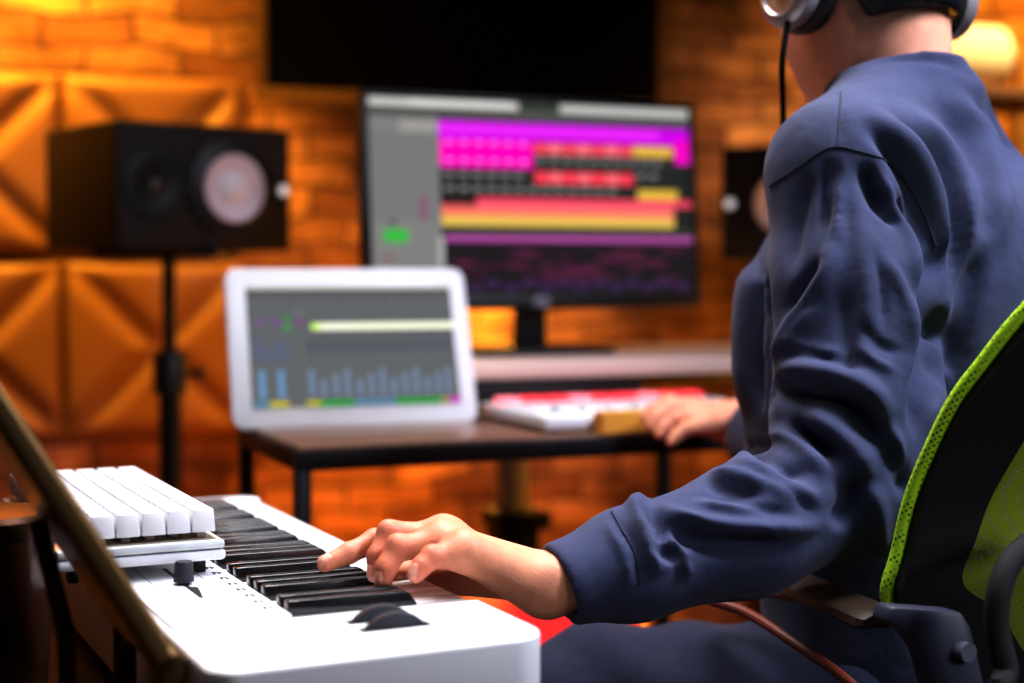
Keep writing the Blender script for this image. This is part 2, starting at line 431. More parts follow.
# ------------------------------------------------------------------ low table
TA = math.radians(22.5); TR = Matrix.Rotation(TA, 3, 'Z'); TZ = .788
WOOD = mat('walnut_top', (.22, .115, .075), .32, noise=.35, nscale=7, stretch=(1.2, 14, 14), coat=.2)
T0 = Vector((-.269, 1.905, 0))
tb = thing('work_table', 'low wood-topped table with black steel legs under the white-framed screen', 'table', T0, TA)
TW, TD = .70, .335
MB().box((.006, .006, TZ-.012), (TW-.006, TD-.006, TZ), .002).build('table_top', WOOD, tb)
f = MB()
f.box((0, 0, TZ-.030), (TW, .02, TZ-.004), .002).box((0, TD-.02, TZ-.03), (TW, TD, TZ-.004), .002).box((0, .02, TZ-.03), (.02, TD-.02, TZ-.004), .002).box((TW-.02, .02, TZ-.03), (TW, TD-.02, TZ-.004), .002).build('frame', BLKM, tb)
for xx in (0, TW-.02):
    for yy in (0, TD-.02):
        MB().box((xx, yy, 0), (xx+.02, yy+.02, TZ-.028), .002).build('leg', BLKM, tb)
# ------------------------------------------------------------------ white-framed tablet screen
def quads_mesh(rects, W, H, y0=0., dy=-.0004):
    """flat coloured areas of a display in its own plane: x right, z up"""
    b = MB()
    for i, (u0, v0, u1, v1, c) in enumerate(rects):
        mi = b.slot(glow(*c[:3], c[3] if len(c) > 3 else 1.25))
        y = y0+dy*(i if i < 1 else 1+i*.05)
        x0, x1, z0, z1 = W*u0, W*u1, H*(1-v1), H*(1-v0)
        b.add([(x0, y, z0), (x1, y, z0), (x1, y, z1), (x0, y, z1)], [(0, 1, 2, 3)], mi)
    return b
SA = math.radians(19.); WHITEP = mat('white_plastic', (.82, .83, .88), .35, noise=.03, nscale=60)
A = P(233, 431, 2.12); A.z = TZ
tab = thing('tablet_computer', 'white-framed tablet screen showing mixer faders, propped on the wood table', 'screen', A, SA)
til = Matrix.Rotation(math.radians(-19), 4, 'X')
SWd, SH = .358, .238
def tilted(b, m, name, par, **k):
    b.v = [tuple(til @ Vector(v)) for v in b.v]; return b.build(name, m, par, **k)
fm = Matrix.Rotation(PI/2, 4, 'X')
tilted(MB().prism(rrect(0, 0, SWd, SH, .018), -.012, 0, .003, mtx=fm), WHITEP, 'housing', tab)
R = [(0, 0, 1, 1, (98, 100, 102)), (0, 0, 1, .035, (175, 172, 165)), (.0, .035, 1, .06, (60, 60, 62)), (.30, .315, 1, .372, (225, 226, 205)), (.30, .315, .34, .372, (190, 220, 120))]
for k in range(26): R.append((.02+k*.037, .075+.03*(k % 2), .035+k*.037, .10+.03*(k % 2), [(95, 70, 95), (105, 75, 110), (70, 72, 74)][k % 3]))
for k in range(24): R.append((.30+k*.029, .40, .315+k*.029, .43, [(100, 70, 100), (72, 90, 76), (70, 72, 78)][k % 3]))
for u, v, c in ((.04, .28, (125, 80, 140)), (.12, .28, (120, 80, 140)), (.17, .25, (70, 130, 80)), (.17, .33, (70, 140, 80)), (.23, .28, (125, 80, 130)), (.23, .2, (110, 110, 120))): R.append((u, v, u+.03, v+.05, c))
for k in range(5): R.append((.02+.035*k, .44+.06*(k % 3), .045+.035*k, .60+.04*(k % 2), (92, 97, 122)))
for k in range(16): R.append((.28+k*.044, .46, .30+k*.044, .56, (74, 80, 92)))
for u in (.035, .125): R.append((u, .70, u+.03, .93, (104, 138, 168)))
for k, u in enumerate((.27, .325, .385, .44, .50, .555, .61, .665, .72, .775, .83, .885, .935)): R.append((u, .70+.04*((k*5) % 3), u+.025, .92, (112, 128, 150)))
for a, b_, c in ((0, .08, (90, 130, 150)), (.08, .17, (180, 170, 40)), (.25, .32, (170, 170, 40)), (.32, .48, (30, 150, 60)), (.48, .68, (90, 130, 160)), (.68, .90, (30, 150, 60)), (.90, .94, (150, 150, 60)), (.94, 1, (190, 70, 170))): R.append((a, .955, b_, .995, c))
sq = quads_mesh(R, SWd-.054, SH-.058, -.0008)
sq.v = [(x+.029, y, z+.030) for x, y, z in sq.v]
tilted(sq, None, 'screen', tab, smooth=False)
MB().box((.09, .075, 0), (.26, .08, .005), .001).prism([(.01, .0), (.085, .0), (.082, .012), (.05, .1)], .10, .105, mtx=Matrix(((0, 0, 1, 0), (1, 0, 0, 0), (0, 1, 0, 0), (0, 0, 0, 1)))).prism([(.01, .0), (.085, .0), (.082, .012), (.05, .1)], .245, .25, mtx=Matrix(((0, 0, 1, 0), (1, 0, 0, 0), (0, 1, 0, 0), (0, 0, 0, 1)))).build('rear_prop', WHITEP, tab)
# ------------------------------------------------------------------ white pad controller
cA = T0+TR @ Vector((.352, .031, TZ))
pc = thing('pad_controller', 'white music pad controller with a row of red-lit pads on the table', 'music controller', cA, TA)
CW, CD, CH = .36, .24, .024
MB().box((0, 0, .004), (CW, CD, CH), .005, 3).build('housing', WHITEP, pc)
for xx in (.02, CW-.03):
    for yy in (.02, CD-.03): MB().box((xx, yy, 0), (xx+.012, yy+.012, .005)).build('foot', BLK, pc)
RED = mat('red_pad', (.6, .05, .06), .5, emit=(.9, .035, .06), es=1.1, noise=.05)
PALE = mat('pale_pad', (.72, .72, .76), .5, noise=.05)
pink = mat('pink_pad', (.8, .2, .25), .5, emit=(1., .25, .3), es=.9, noise=.05)
pad = None
for r in range(4):
    for c in range(9):
        x = .012+c*.038; y = .055+r*.042
        o = MB().box((x, y, CH-.002), (x+.033, y+.036, CH+(.003 if r < 3 else .010)), .003).build('pad', (pink if c in (0, 3, 6) else RED) if r == 3 else PALE, pc)
for c in range(8):
    MB().lathe([(.009, CH-.001), (.008, CH+.014), (0, CH+.0145)], 18, Matrix.Translation((.03+c*.042, .028, 0))).build('knob', mat('pale_knob', (.72, .72, .75), .45, noise=.05), pc)
# small amber notepad under the hand
n0 = T0+TR @ Vector((.424, .002, 0))
nb = thing('note_block', 'amber block of notes on the table edge beside the right hand', 'notepad', (n0.x, n0.y, TZ), TA)
nbm = MB()
for k in range(9): nbm.box((.0004*(k % 3), .0003*(k % 2), .0005+k*.0032), (.083+.0004*(k % 2), .026, .0005+k*.0032+.003), .0004)
nbm.build('paper_stack', mat('amber_paper', (.80, .42, .06), .7, noise=.08), nb)
MB().box((-.0005, .0, 0), (.0845, .0265, .0008)).build('backing_card', mat('card', (.4, .2, .05), .8, noise=.1), nb)
# ------------------------------------------------------------------ studio desk with monitor
DA = math.radians(22.); d0 = P(440, 364, 2.33); DZ = d0.z
dk = thing('studio_desk', 'standing desk with a pale board top holding the large monitor', 'desk', (d0.x, d0.y, 0), DA)
MB().box((0, 0, DZ-.027), (.85, .46, DZ), .004, 2).build('desk_top', mat('pale_top', (.85, .68, .60), .4, noise=.08, nscale=12, stretch=(1, 8, 8)), dk)
MB().box((.06, .22, DZ-.06), (.79, .30, DZ-.027), .003).build('under_beam', BLKM, dk)
for xx in (.198, .72):
    l = MB().box((xx, .23, .3), (xx+.045, .28, DZ-.06), .004).build('inner_leg', mat('grey_steel', (.5, .5, .58), .4, noise=.1), dk)
    MB().box((xx-.012, .207, .05), (xx+.057, .293, .585), .005).box((xx-.02, .20, .565), (xx+.075, .30, .595), .006).build('outer_leg', BLKM, l)
    MB().box((xx-.015, -.05, 0), (xx+.06, .46, .05), .008).build('foot', BLKM, l)
ai = P(474, 372, 2.36)
rk = thing('rack_unit', 'black audio rack unit under the pale desk board', 'audio equipment', (ai.x, ai.y, DZ-.027-.075), DA)
MB().box((0, .0, 0), (.29, .165, .075), .004).build('chassis', BLK, rk)
for k in range(7):
    MB().lathe([(.008, 0), (.007, .012), (0, .0125)], 16, Matrix.Translation((.035+.037*k, 0, .026)) @ Matrix.Rotation(PI/2, 4, 'X')).build('knob', mat('blue_grey_knob', (.10, .11, .2), .4, noise=.1), rk)
MB().box((.0, .01, .0745), (.01, .155, .0748)).box((.28, .01, .0745), (.29, .155, .0748)).build('mounting_rail', BLKM, rk)
# ------------------------------------------------------------------ large monitor
MA = math.radians(22.3); m0 = P(367, 310, 2.5); MW, MH = .617, .362
mo = thing('computer_monitor', 'large black computer monitor showing a colourful music arrangement', 'monitor', (m0.x+MW/2*math.cos(MA), m0.y+MW/2*math.sin(MA), DZ), MA)
zb_ = m0.z-DZ; til = Matrix.Translation((0, 0, zb_)) @ Matrix.Rotation(math.radians(-5), 4, 'X')
tilted(MB().prism(rrect(-MW/2, 0, MW/2, MH, .006), -.04, 0, .004, mtx=fm), BLK, 'housing', mo)
bz = MB().box((-MW/2, -.004, 0), (MW/2, 0, .022), .001).box((-MW/2, -.004, MH-.011), (MW/2, 0, MH), .001).box((-MW/2, -.004, .022), (-MW/2+.011, 0, MH-.011), .001).box((MW/2-.011, -.004, .022), (MW/2, 0, MH-.011), .001)
bz = tilted(bz, BLK, 'bezel', mo)
tilted(MB().lathe([(.011, 0), (.011, .0012), (0, .0013)], 28, Matrix.Translation((0, -.004, .011)) @ Matrix.Rotation(PI/2, 4, 'X') @ Matrix.Scale(1.5, 4, (1, 0, 0))), mat('grey_badge', (.3, .3, .36), .35, metal=.4, noise=.05), 'round_badge', bz)
G1, G2, DK = (140, 139, 138), (92, 92, 92), (50, 54, 52)
R = [(0, 0, 1, 1, DK), (0, 0, .205, 1, G1), (0, 0, .45, .042, (205, 203, 200)), (.12, .005, .43, .03, (228, 226, 222)), (.45, 0, .58, .055, (72, 82, 74)), (.58, .0, 1, .05, (200, 200, 198)),
     (0, .045, 1, .095, (98, 98, 96)), (.09, .11, .2, .17, (165, 163, 160)), (0, .17, .2, .62, (133, 133, 133))]
R += [(.205, .105, 1, .20, (205, 12, 225)), (.205, .125, .9, .165, (232, 62, 240)), (.205, .20, .49, .345, (250, 4, 190)), (.95, .17, 1, .30, (240, 10, 200)), (.49, .195, .95, .215, (150, 20, 140))]
for v in (.205, .30):
    for k in range(6): R.append((.225+k*.045, v, .245+k*.045, v+.018, (255, 150, 235)))
for k in range(7): R.append((.492+k*.0455, .205, .492+k*.0455+.043, .265, [(238, 92, 110), (247, 128, 140)][k % 2]))
R += [(.81, .205, .945, .265, (222, 180, 78))]
for k in range(4): R.append((.82+k*.03, .222, .835+k*.03, .245, (240, 205, 120)))
for v, a, b_ in ((.285, .50, .95), (.37, .22, .49), (.44, .22, .80), (.355, .82, .94)):
    n = int((b_-a)/.042)
    for k in range(n): R.append((a+k*.042, v, a+k*.042+.026, v+.022, (150, 150, 148)))
    R.append((a, v+.03, b_, v+.038, (70, 72, 70)))
for k in range(7): R.append((.492+k*.0455, .355, .492+k*.0455+.043, .42, [(244, 78, 98), (250, 118, 132)][k % 2]))
R += [(.82, .44, .955, .505, (224, 190, 82)), (.31, .495, 1, .535, (236, 84, 112)), (.205, .535, .31, .57, (232, 112, 110)), (.31, .53, .94, .565, (240, 120, 128)), (.205, .565, .94, .595, (238, 140, 110)), (.205, .595, .94, .645, (228, 196, 104)),
      (.205, .50, .31, .535, (60, 40, 44)), (.205, .655, 1, .675, (70, 84, 66)), (.215, .690, 1, .722, (186, 96, 172)), (.215, .722, 1, .735, (90, 50, 86)), (.21, .735, 1, 1, (46, 42, 46)), (.195, .70, .21, .86, (190, 188, 186)),
      (.035, .665, .105, .73, (70, 190, 80)), (.05, .62, .07, .64, (80, 80, 80)), (.145, .50, .16, .62, (150, 90, 130)), (.03, .80, .06, .82, (150, 100, 110))]
random.seed(3)
for k in range(34):
    u = .22+.76*random.random(); v = .75+.16*random.random()
    R.append((u, v, min(1, u+.03+.07*random.random()), v+.02, random.choice([(100, 46, 76), (84, 40, 70), (112, 52, 84)])))
for k in range(14): R.append((.22+k*.055, .92+.02*(k % 2), .265+k*.055, .96+.02*(k % 2), (76, 54, 92)))
q = quads_mesh([(a, b_, c, d, (*e, .92)) for a, b_, c, d, e in R], MW-.022, MH-.033, -.0006)
q.v = [(x-MW/2+.011, y, z+.022) for x, y, z in q.v]
tilted(q, None, 'screen', mo, smooth=False)
MB().box((-.028, .035, 0), (.028, .062, .20), .006).build('stand_neck', BLK, mo)
MB().prism(rrect(-.13, -.05, .13, .14, .03), 0, .010, .003).build('stand_base', BLK, mo)
# ------------------------------------------------------------------ keyboard desk
KA = math.atan2(.435, .9); KR = Matrix.Rotation(KA, 3, 'Z'); KZ = .68
C0 = P(537, 640, 1.038)
def kp(w, a, z=0.): return Vector((C0.x, C0.y, 0))+KR @ Vector((w, a, 0))+Vector((0, 0, z))
DWOOD = mat('dark_walnut', (.03, .009, .005), .35, noise=.4, nscale=6, stretch=(14, 1.2, 14), coat=.3)
kd = thing('keyboard_desk', 'dark brown desk carrying the white piano keyboard and gold tablet', 'desk', kp(0, 0), KA)
MB().box((-.62, -.14, KZ-.03), (-.02, .80, KZ), .004).build('desk_top', DWOOD, kd)
for xx in (-.60, -.07):
    for yy in (-.12, .75): MB().box((xx, yy, 0), (xx+.04, yy+.04, KZ-.03), .003).build('leg', BLKM, kd)
# ------------------------------------------------------------------ white piano keyboard
PH = .080
WHITEK = mat('piano_white', (.86, .86, .88), .33, noise=.02, nscale=40, coat=.15)
KEYW = mat('key_white', (.88, .88, .87), .25, noise=.02, coat=.3)
KEYB = mat('key_black', (.010, .009, .011), .2, noise=.1, coat=.4)
pk = thing('piano_keyboard', 'white electronic piano keyboard being played by the left hand', 'piano keyboard', kp(0, 0, KZ), KA)
pk['part_note'] = ''
del pk['part_note']
XF, XB, XR = .014, -.132, -.226
NW, YK, KPI = 29, .129, .0198
YE = YK+NW*KPI; YT = YE+.028
def arc(cx, cy, r, a0, a1, n=8): return [(cx+r*math.cos(a0+(a1-a0)*i/n), cy+r*math.sin(a0+(a1-a0)*i/n)) for i in range(n+1)]
out = arc(XR+.02, .02, .02, PI, 1.5*PI)+arc(XF-.03, .03, .03, 1.5*PI, 2*PI, 12)+[(XF, YK-.001), (XB, YK-.001), (XB, YE+.001), (XF, YE+.001)]+arc(XF-.02, YT-.02, .02, 0, PI/2)+arc(XR+.02, YT-.02, .02, PI/2, PI)
cs = MB().prism(out, 0.006, PH, .0035, 3)
cs.box((XB-.004, YK-.004, .006), (XF-.001, YE+.004, .052), .003).build('case', WHITEK, pk)
MB().box((XR+.006, YK-.0006, PH-.001), (XB-.0006, YE+.01, PH+.0022), .0012).build('control_panel', WHITEK, pk)
for yy in (.05, .65):
    for xx in (XR+.02, XF-.04): MB().lathe([(0, 0), (.009, 0), (.009, .008)], 16, Matrix.Translation((xx, yy, 0))).build('rubber_foot', BLK, pk)
wk = MB().box((XB+.001, .0005, .053), (XF-.002, KPI-.0005, .0765), .0012).build('white_key', KEYW, pk)
for i in range(NW):
    o = wk if i == 0 else wk.copy()
    if i: COL.objects.link(o); o.parent = pk
    o.location = (0, YK+i*KPI, 0)
bkv = MB()
x0, x1, hw = XB+.001, -.029, .0055
prof = [(x0, .074), (x1+.001, .074), (x1, .0765), (x1-.006, .0855), (x1-.010, .0878), (x0+.012, .0884), (x0, .0884)]
b = bmesh.new(); n = len(prof)
L_ = [b.verts.new((x, -hw*(1 if z < .08 else .84), z)) for x, z in prof]; R_ = [b.verts.new((x, hw*(1 if z < .08 else .84), z)) for x, z in prof]
b.faces.new(L_); b.faces.new(R_[::-1])
for i in range(n): b.faces.new((L_[i], R_[i], R_[(i+1) % n], L_[(i+1) % n]))
bmesh.ops.recalc_face_normals(b, faces=b.faces[:])
bmesh.ops.bevel(b, geom=b.edges[:], offset=.0013, segments=3, profile=.5, affect='EDGES', clamp_overlap=True)
bk = None
for i in range(NW-1):
    if i % 7 not in (0, 1, 3, 4, 5): continue
    if bk is None: bk = o = bkv.bm(b).build('black_key', KEYB, pk)
    else:
        o = bk.copy(); COL.objects.link(o); o.parent = pk
    o.location = (0, YK+(i+1)*KPI, 0)
for yy in (.068, .094):
    wm = Matrix.Translation((-.077, yy, PH-.0185)) @ Matrix.Rotation(PI/2, 4, 'X')
    MB().lathe([(0, -.0045), (.027, -.0045), (.0295, -.003), (.0295, .003), (.027, .0045), (0, .0045)], 64, wm).build('bend_wheel', mat('wheel_rubber', (.03, .032, .04), .5, noise=.3, nscale=60), pk)
    MB().box((-.103, yy-.0062, PH-.0005), (-.051, yy+.0062, PH+.0004)).build('wheel_slot', BLK, pk)
# fader in its printed outline, scale marks beside the keys
fd = MB().lathe([(.0045, PH), (.0045, PH+.004), (.0082, PH+.0045), (.0078, PH+.008), (.0070, PH+.019), (.0062, PH+.0205), (0, PH+.0206)], 28, Matrix.Translation((-.177, .268, 0))).build('fader_knob', mat('fader_grey', (.035, .038, .05), .5, noise=.2, nscale=90), pk)
MB().box((-.1787, .212, PH+.0018), (-.1753, .335, PH+.0027)).prism([(-.1787, .255), (-.1705, .250), (-.1735, .228), (-.1765, .212)], PH+.0022, PH+.0029).build('fader_slot_and_shadow', BLK, pk)  # real slot strip, plus a black wedge standing in for the knob's shadow
GRL = mat('print_grey', (.32, .32, .35), .6, noise=.1)
ln = MB()
for (xa, ya, xb, yb) in ((-.20, .17, -.1995, .36), (-.158, .17, -.1575, .36), (-.20, .17, -.158, .1706), (-.20, .36, -.1575, .3606)): ln.box((xa, ya, PH+.002), (xb, yb, PH+.0026))
ln.build('printed_outline', GRL, pk)
mk = MB(); random.seed(5); PRT = mat('print_dark', (.05, .05, .06), .6, noise=.1)
for k in range(9):
    y = .152+k*.024
    for q in range(2):
        xx = -.1455+q*.0042; mk.box((xx, y, PH+.002), (xx+.0016, y+.0085, PH+.0026)); mk.box((xx, y+(.003 if q % 2 else .0062), PH+.002), (xx+.0034, y+.0018+(.003 if q % 2 else .0062), PH+.0026))
mk.build('printed_marks', PRT, pk)
# ------------------------------------------------------------------ white computer keyboard lying on the piano
BASEZ = KZ+PH+.0150
ck = thing('computer_keyboard', 'white compact computer keyboard lying across the back of the piano', 'computer keyboard', kp(-.137, .288, BASEZ), KA)
KW, KL = .134, .318
CASEW = mat('case_white', (.75, .77, .80), .3, noise=.03, coat=.2); CAPW = mat('keycap_white', (.84, .83, .86), .42, noise=.03)
MB().box((-KW, 0, .0), (0, KL, .0085), .003).build('lower_case', CASEW, ck)
MB().box((-KW+.0005, .0005, .009), (-.0005, KL-.0005, .0165), .003).build('upper_case', mat('frosted_case', (.62, .66, .68), .2, noise=.03, coat=.5), ck)
MB().box((-KW+.007, .007, .0160), (-.007, KL-.007, .0172)).build('switch_plate', mat('plate_tan', (.30, .24, .17), .4, noise=.1), ck)
for yy in (.02, KL-.035):
    for xx in (-.02, -KW+.012): MB().box((xx, yy, -.0128), (xx+.008, yy+.015, .001), .001).build('rubber_foot', BLK, ck)
def cap_mesh(ly):
    b = bmesh.new(); s0, s1 = .0194/2, .0170/2; e = .0013
    lo = [b.verts.new((x*s0, y*(ly/2-.0003), .0225)) for x, y in ((-1, -1), (1, -1), (1, 1), (-1, 1))]
    hi = [b.verts.new((x*s1, y*(ly/2-e-.0003), .0410)) for x, y in ((-1, -1), (1, -1), (1, 1), (-1, 1))]
    b.faces.new(lo[::-1]); b.faces.new(hi)
    for i in range(4): b.faces.new((lo[i], lo[(i+1) % 4], hi[(i+1) % 4], hi[i]))
    bmesh.ops.bevel(b, geom=b.edges[:], offset=.0011, segments=2, profile=.5, affect='EDGES')
    m = MB(); m.bm(b); m.box((-.0035, -.0035, .0165), (.0035, .0035, .0225), .0005)
    return m
caps = {}
UX, UY = .0202, .0190
rows = [[1]*16, [1]*13+[2, 1], [1.5]+[1]*12+[1.5, 1], [1.75]+[1]*11+[2.25, 1], [2.25]+[1]*10+[1.75, 1, 1], [1.25, 1.25, 1.25, 6.25, 1, 1, 1, 1, 1, 1]]
ncap = 0
for r, row in enumerate(rows):
    y = .0075
    for u in row:
        L1 = u*UY
        if ncap < 100:
            if u not in caps: caps[u] = o = cap_mesh(L1).build('keycap', CAPW, ck)
            else:
                o = caps[u].copy(); COL.objects.link(o); o.parent = ck
            o.location = (-KW+.0165+r*UX, y+L1/2, 0)
        ncap += 1; y += L1
# ------------------------------------------------------------------ gold-edged tablet on its easel at the left edge
GOLD = mat('gold_edge', (.50, .33, .14), .36, metal=.75, noise=.1)
DGL = mat('bronze_back', (.10, .045, .018), .25, metal=.4, noise=.2, nscale=9)
th = math.radians(59)
gt = thing('gold_tablet', 'gold-edged tablet leaning back on its stand behind the piano', 'tablet', kp(-.236, .030, KZ), KA)
# plate frame: local y along the piano, 'up' leans away from the player
up = Vector((-math.cos(th), 0, math.sin(th))); nr = Vector((math.sin(th), 0, math.cos(th))); ya = Vector((0, 1, 0))
pm4 = Matrix(((ya.x, up.x, nr.x, 0), (ya.y, up.y, nr.y, 0), (ya.z, up.z, nr.z, .082), (0, 0, 0, 1)))
MB().prism(rrect(0, 0, .175, .262, .016, 8), -.0145, 0, .004, 3, mtx=pm4).build('rim', GOLD, gt)
MB().prism(rrect(.004, .004, .171, .258, .013, 8), -.0155, -.0143, .0004, 1, mtx=pm4).build('back_cover', DGL, gt)
MB().prism(rrect(.005, .005, .170, .257, .012, 8), -.0002, .0006, .0003, 1, mtx=pm4).build('glass', GLOSSK, gt)
MB().prism(arc(.022, .232, .007, 0, 2*PI, 20)[:-1], -.018, -.015, .0005, 1, mtx=pm4).build('camera_lens', BLK, gt)
st = MB(); BRN = mat('bronze_stand', (.10, .05, .02), .4, metal=.5, noise=.15)
st.box((-.06, .010, 0), (.012, .165, .006), .002)
st.box((-.012, .012, .004), (.004, .020, .084), .002).box((-.012, .155, .004), (.004, .163, .084), .002).box((-.016, .012, .076), (.008, .163, .0815), .002)
st.tube([(-.055, .085, .005), (-.058, .085, .09), (-.075, .085, .165)], .006, 10)
st.build('easel', BRN, gt)
# dark tumbler standing behind the tablet
tp = kp(-.320, .262, KZ)
tu = thing('tumbler', 'dark brown tumbler with a shiny rim at the left edge behind the tablet', 'cup', tp)
MB().lathe([(0, 0), (.034, 0), (.036, .004), (.043, .120), (.043, .138), (.040, .140), (.038, .120), (0, .118)], 40).build('cup_body', mat('brown_glaze', (.06, .018, .01), .25, noise=.3, coat=.4), tu)
MB().lathe([(.044, .134), (.0455, .138), (.0455, .147), (.042, .151), (.030, .153), (0, .153)], 40).build('lid', mat('steel_lid', (.10, .05, .03), .25, metal=.6, noise=.1), tu)
# ------------------------------------------------------------------ the person
V3 = lambda v: np.array([v[0], v[1], v[2]], dtype=np.float64)
Fd = np.array([-.87, .5, 0.]); Fd /= np.linalg.norm(Fd); Sd = np.array([Fd[1]*1., -Fd[0], 0.])   # facing, and to the person's right
LS = V3(P(846, 186, 1.42)); RS = LS+.36*Sd+np.array([0, 0, -.055]); MID = (LS+RS)/2+Sd*.0; MID[2] = 0
LE = V3(P(862, 494, 1.335)); LW = V3(P(560, 585, 1.235))
RE = V3(P(815, 455, 1.83)); RW = V3(P(752, 428, 2.05))
NECK0 = V3(P(902, 70, 1.56)); E0 = V3(P(868, -13, 1.59))
Fh = np.array([-.47, .883, 0.]); Fh /= np.linalg.norm(Fh); Sh = np.array([Fh[1], -Fh[0], 0.])
pt = math.radians(24); Fp = Fh*math.cos(pt)+np.array([0, 0, -math.sin(pt)]); Up = Fh*math.sin(pt)+np.array([0, 0, math.cos(pt)])
HIPL = MID+Fd*-.04-Sd*.09+np.array([0, 0, .58]); HIPR = MID+Fd*-.04+Sd*.09+np.array([0, 0, .58])
KNL = V3(P(596, 700, 1.52)); KNR = V3((.42, 1.98, .60))
ANL = KNL+np.array([.03, -.02, -.49]); ANR = KNR+np.array([-.02, .02, -.51])
root_p = thing('person', 'person seen from behind in a navy long-sleeved shirt, left hand on the piano keys', 'person', (MID[0], MID[1], 0))
RO = np.array([MID[0], MID[1], 0.])
def hand_field(fl, h, W, tips, palm, rs):
    """fl: list of finger joint chains; palm: list of (a, b, ra, rb)"""
    allp = np.concatenate([np.array(c) for c in fl]+[np.array([p[0], p[1]]) for p in palm])
    F = Field(allp.min(0)-.045, allp.max(0)+.045, h)
    for a, b_, ra, rb in palm: F.cone(a, b_, ra, rb, .014)
    G = []
    base = F.f.copy()
    for c, r in zip(fl, rs):
        F.f[:] = .2
        F.chain(c, r, .004); G.append(F.f.copy())
    k = .012
    fing = G[0]
    for g in G[1:]:
        hh = np.maximum(.0022-np.abs(fing-g), 0)/.0022; fing = np.minimum(fing, g)-hh*hh*.0022*.25
    hh = np.maximum(k-np.abs(fing-base), 0)/k
    F.f = (np.minimum(fing, base)-hh*hh*k*.25).astype(np.float32)
    return F
# --- left hand, joints read from the picture and set at their depths
J = lambda *a: [V3(P(*q)) for q in a]
index = J((434, 540, 1.245), (376, 541, 1.225), (349, 553, 1.208), (325, 564, 1.196))
middle = J((441, 538, 1.222), (390, 533, 1.208), (378, 556, 1.198), (376, 574, 1.192))
ring = J((440, 544, 1.200), (399, 547, 1.185), (386, 568, 1.177), (383.5, 581, 1.173))
pinky = J((462, 553, 1.178), (433, 557, 1.164), (421, 567, 1.157), (416, 575, 1.153))
thumb = J((522, 578, 1.262), (462, 576, 1.275), (412, 574, 1.262), (378, 574, 1.240))
rI, rM, rR, rP, rT = (.0118, .0094, .0082, .0068), (.0120, .0098, .0084, .0070), (.0116, .0096, .0082, .0068), (.0108, .0085, .0074, .0062), (.015, .0125, .0105, .008)
wr = V3(P(548, 585, 1.238)); wrd = (LE-LW)/np.linalg.norm(LE-LW)
palm = []
for m_, r0 in ((index[0], .0125), (middle[0], .0128), (ring[0], .0125), (pinky[0], .012)):
    palm.append((wr+(m_-wr)*.12, m_, .0158, r0))
dn = np.array([0, 0, -1.])
palm.append((pinky[0]+dn*.012+wrd*.02, wr+dn*.006, .013, .017))
palm.append((index[0]+dn*.010+wrd*.025, wr+dn*.004, .012, .017))
palm.append((ring[0]+dn*.010+wrd*.02, wr, .012, .017))
palm.append((thumb[0], thumb[1], .017, .0135))
pf = [np.array([index[0], middle[0]]), np.array([middle[0], ring[0]]), np.array([ring[0], pinky[0]])]
for a, b_ in pf: palm.append((a+wrd*.006, b_+wrd*.006, .011, .011))
v_n = np.array([.25, -.95, .2]); side = np.array([0, 1., 0])
for s_ in (-1, 1): palm.append((wr+np.array([.0, .009*s_, .0]), LW+wrd*.06+np.array([0, .007*s_, 0]), .0205, .021))
HL = hand_field([index, middle, ring, pinky, thumb], .0013, None, None, palm, [rI, rM, rR, rP, rT])
VL, FL = HL.mesh()
NLm = vnormals(VL, FL)
def bump_at(V, N, pts, amp, sig):
    for p in pts:
        d2 = ((V-p)**2).sum(1); V = V+N*(amp*1.5*np.exp(-d2/(2*sig*sig)))[:, None]
    return V
VL = smooth(VL, FL, 2, .5)
def near_seg(V, a, b_):
    ab = b_-a; t = np.clip(((V-a) @ ab)/(ab @ ab), 0, 1); return np.linalg.norm(V-a-t[:, None]*ab, axis=1), t
up_ = np.array([0, 0, 1.])
# extensor tendons and knuckle creases
for m_ in (index, middle, ring, pinky):
    d, t = near_seg(VL, m_[0]+up_*.012, wr+(m_[0]-wr)*.25+up_*.016)
    VL = VL+NLm*(.0017*np.exp(-(d/.0042)**2)*(NLm[:, 2] > 0))[:, None]
    VL = bump_at(VL, NLm, [m_[0]+up_*.011], .0014, .0065)
    VL = bump_at(VL, NLm, [m_[1]+np.array([-.004, -.003, .006])], .0009, .005)
VL = bump_at(VL, NLm, [V3(P(553, 568, 1.215))], .003, .009)
skin = np.array(lin(220, 156, 124)); red = np.array(lin(196, 104, 78)); nailc = np.array(lin(226, 168, 150))
tint = np.tile(skin, (len(VL), 1))
def blend(tint, w, c): return tint*(1-w[:, None])+c*w[:, None]
for ch in (index, middle, ring, pinky):
    for q, s_, a in ((0, .010, .35), (1, .009, .55), (2, .007, .4), (3, .008, .6)):
        tint = blend(tint, a*np.exp(-((VL-ch[q])**2).sum(1)/(2*(s_*1.4)**2)), red)
tint = blend(tint, .75*np.exp(-((VL-thumb[2])**2).sum(1)/(2*.03**2))*(NLm[:, 2] < .4), red*.8)  # shade under the palm and thumb, painted in as darker red skin
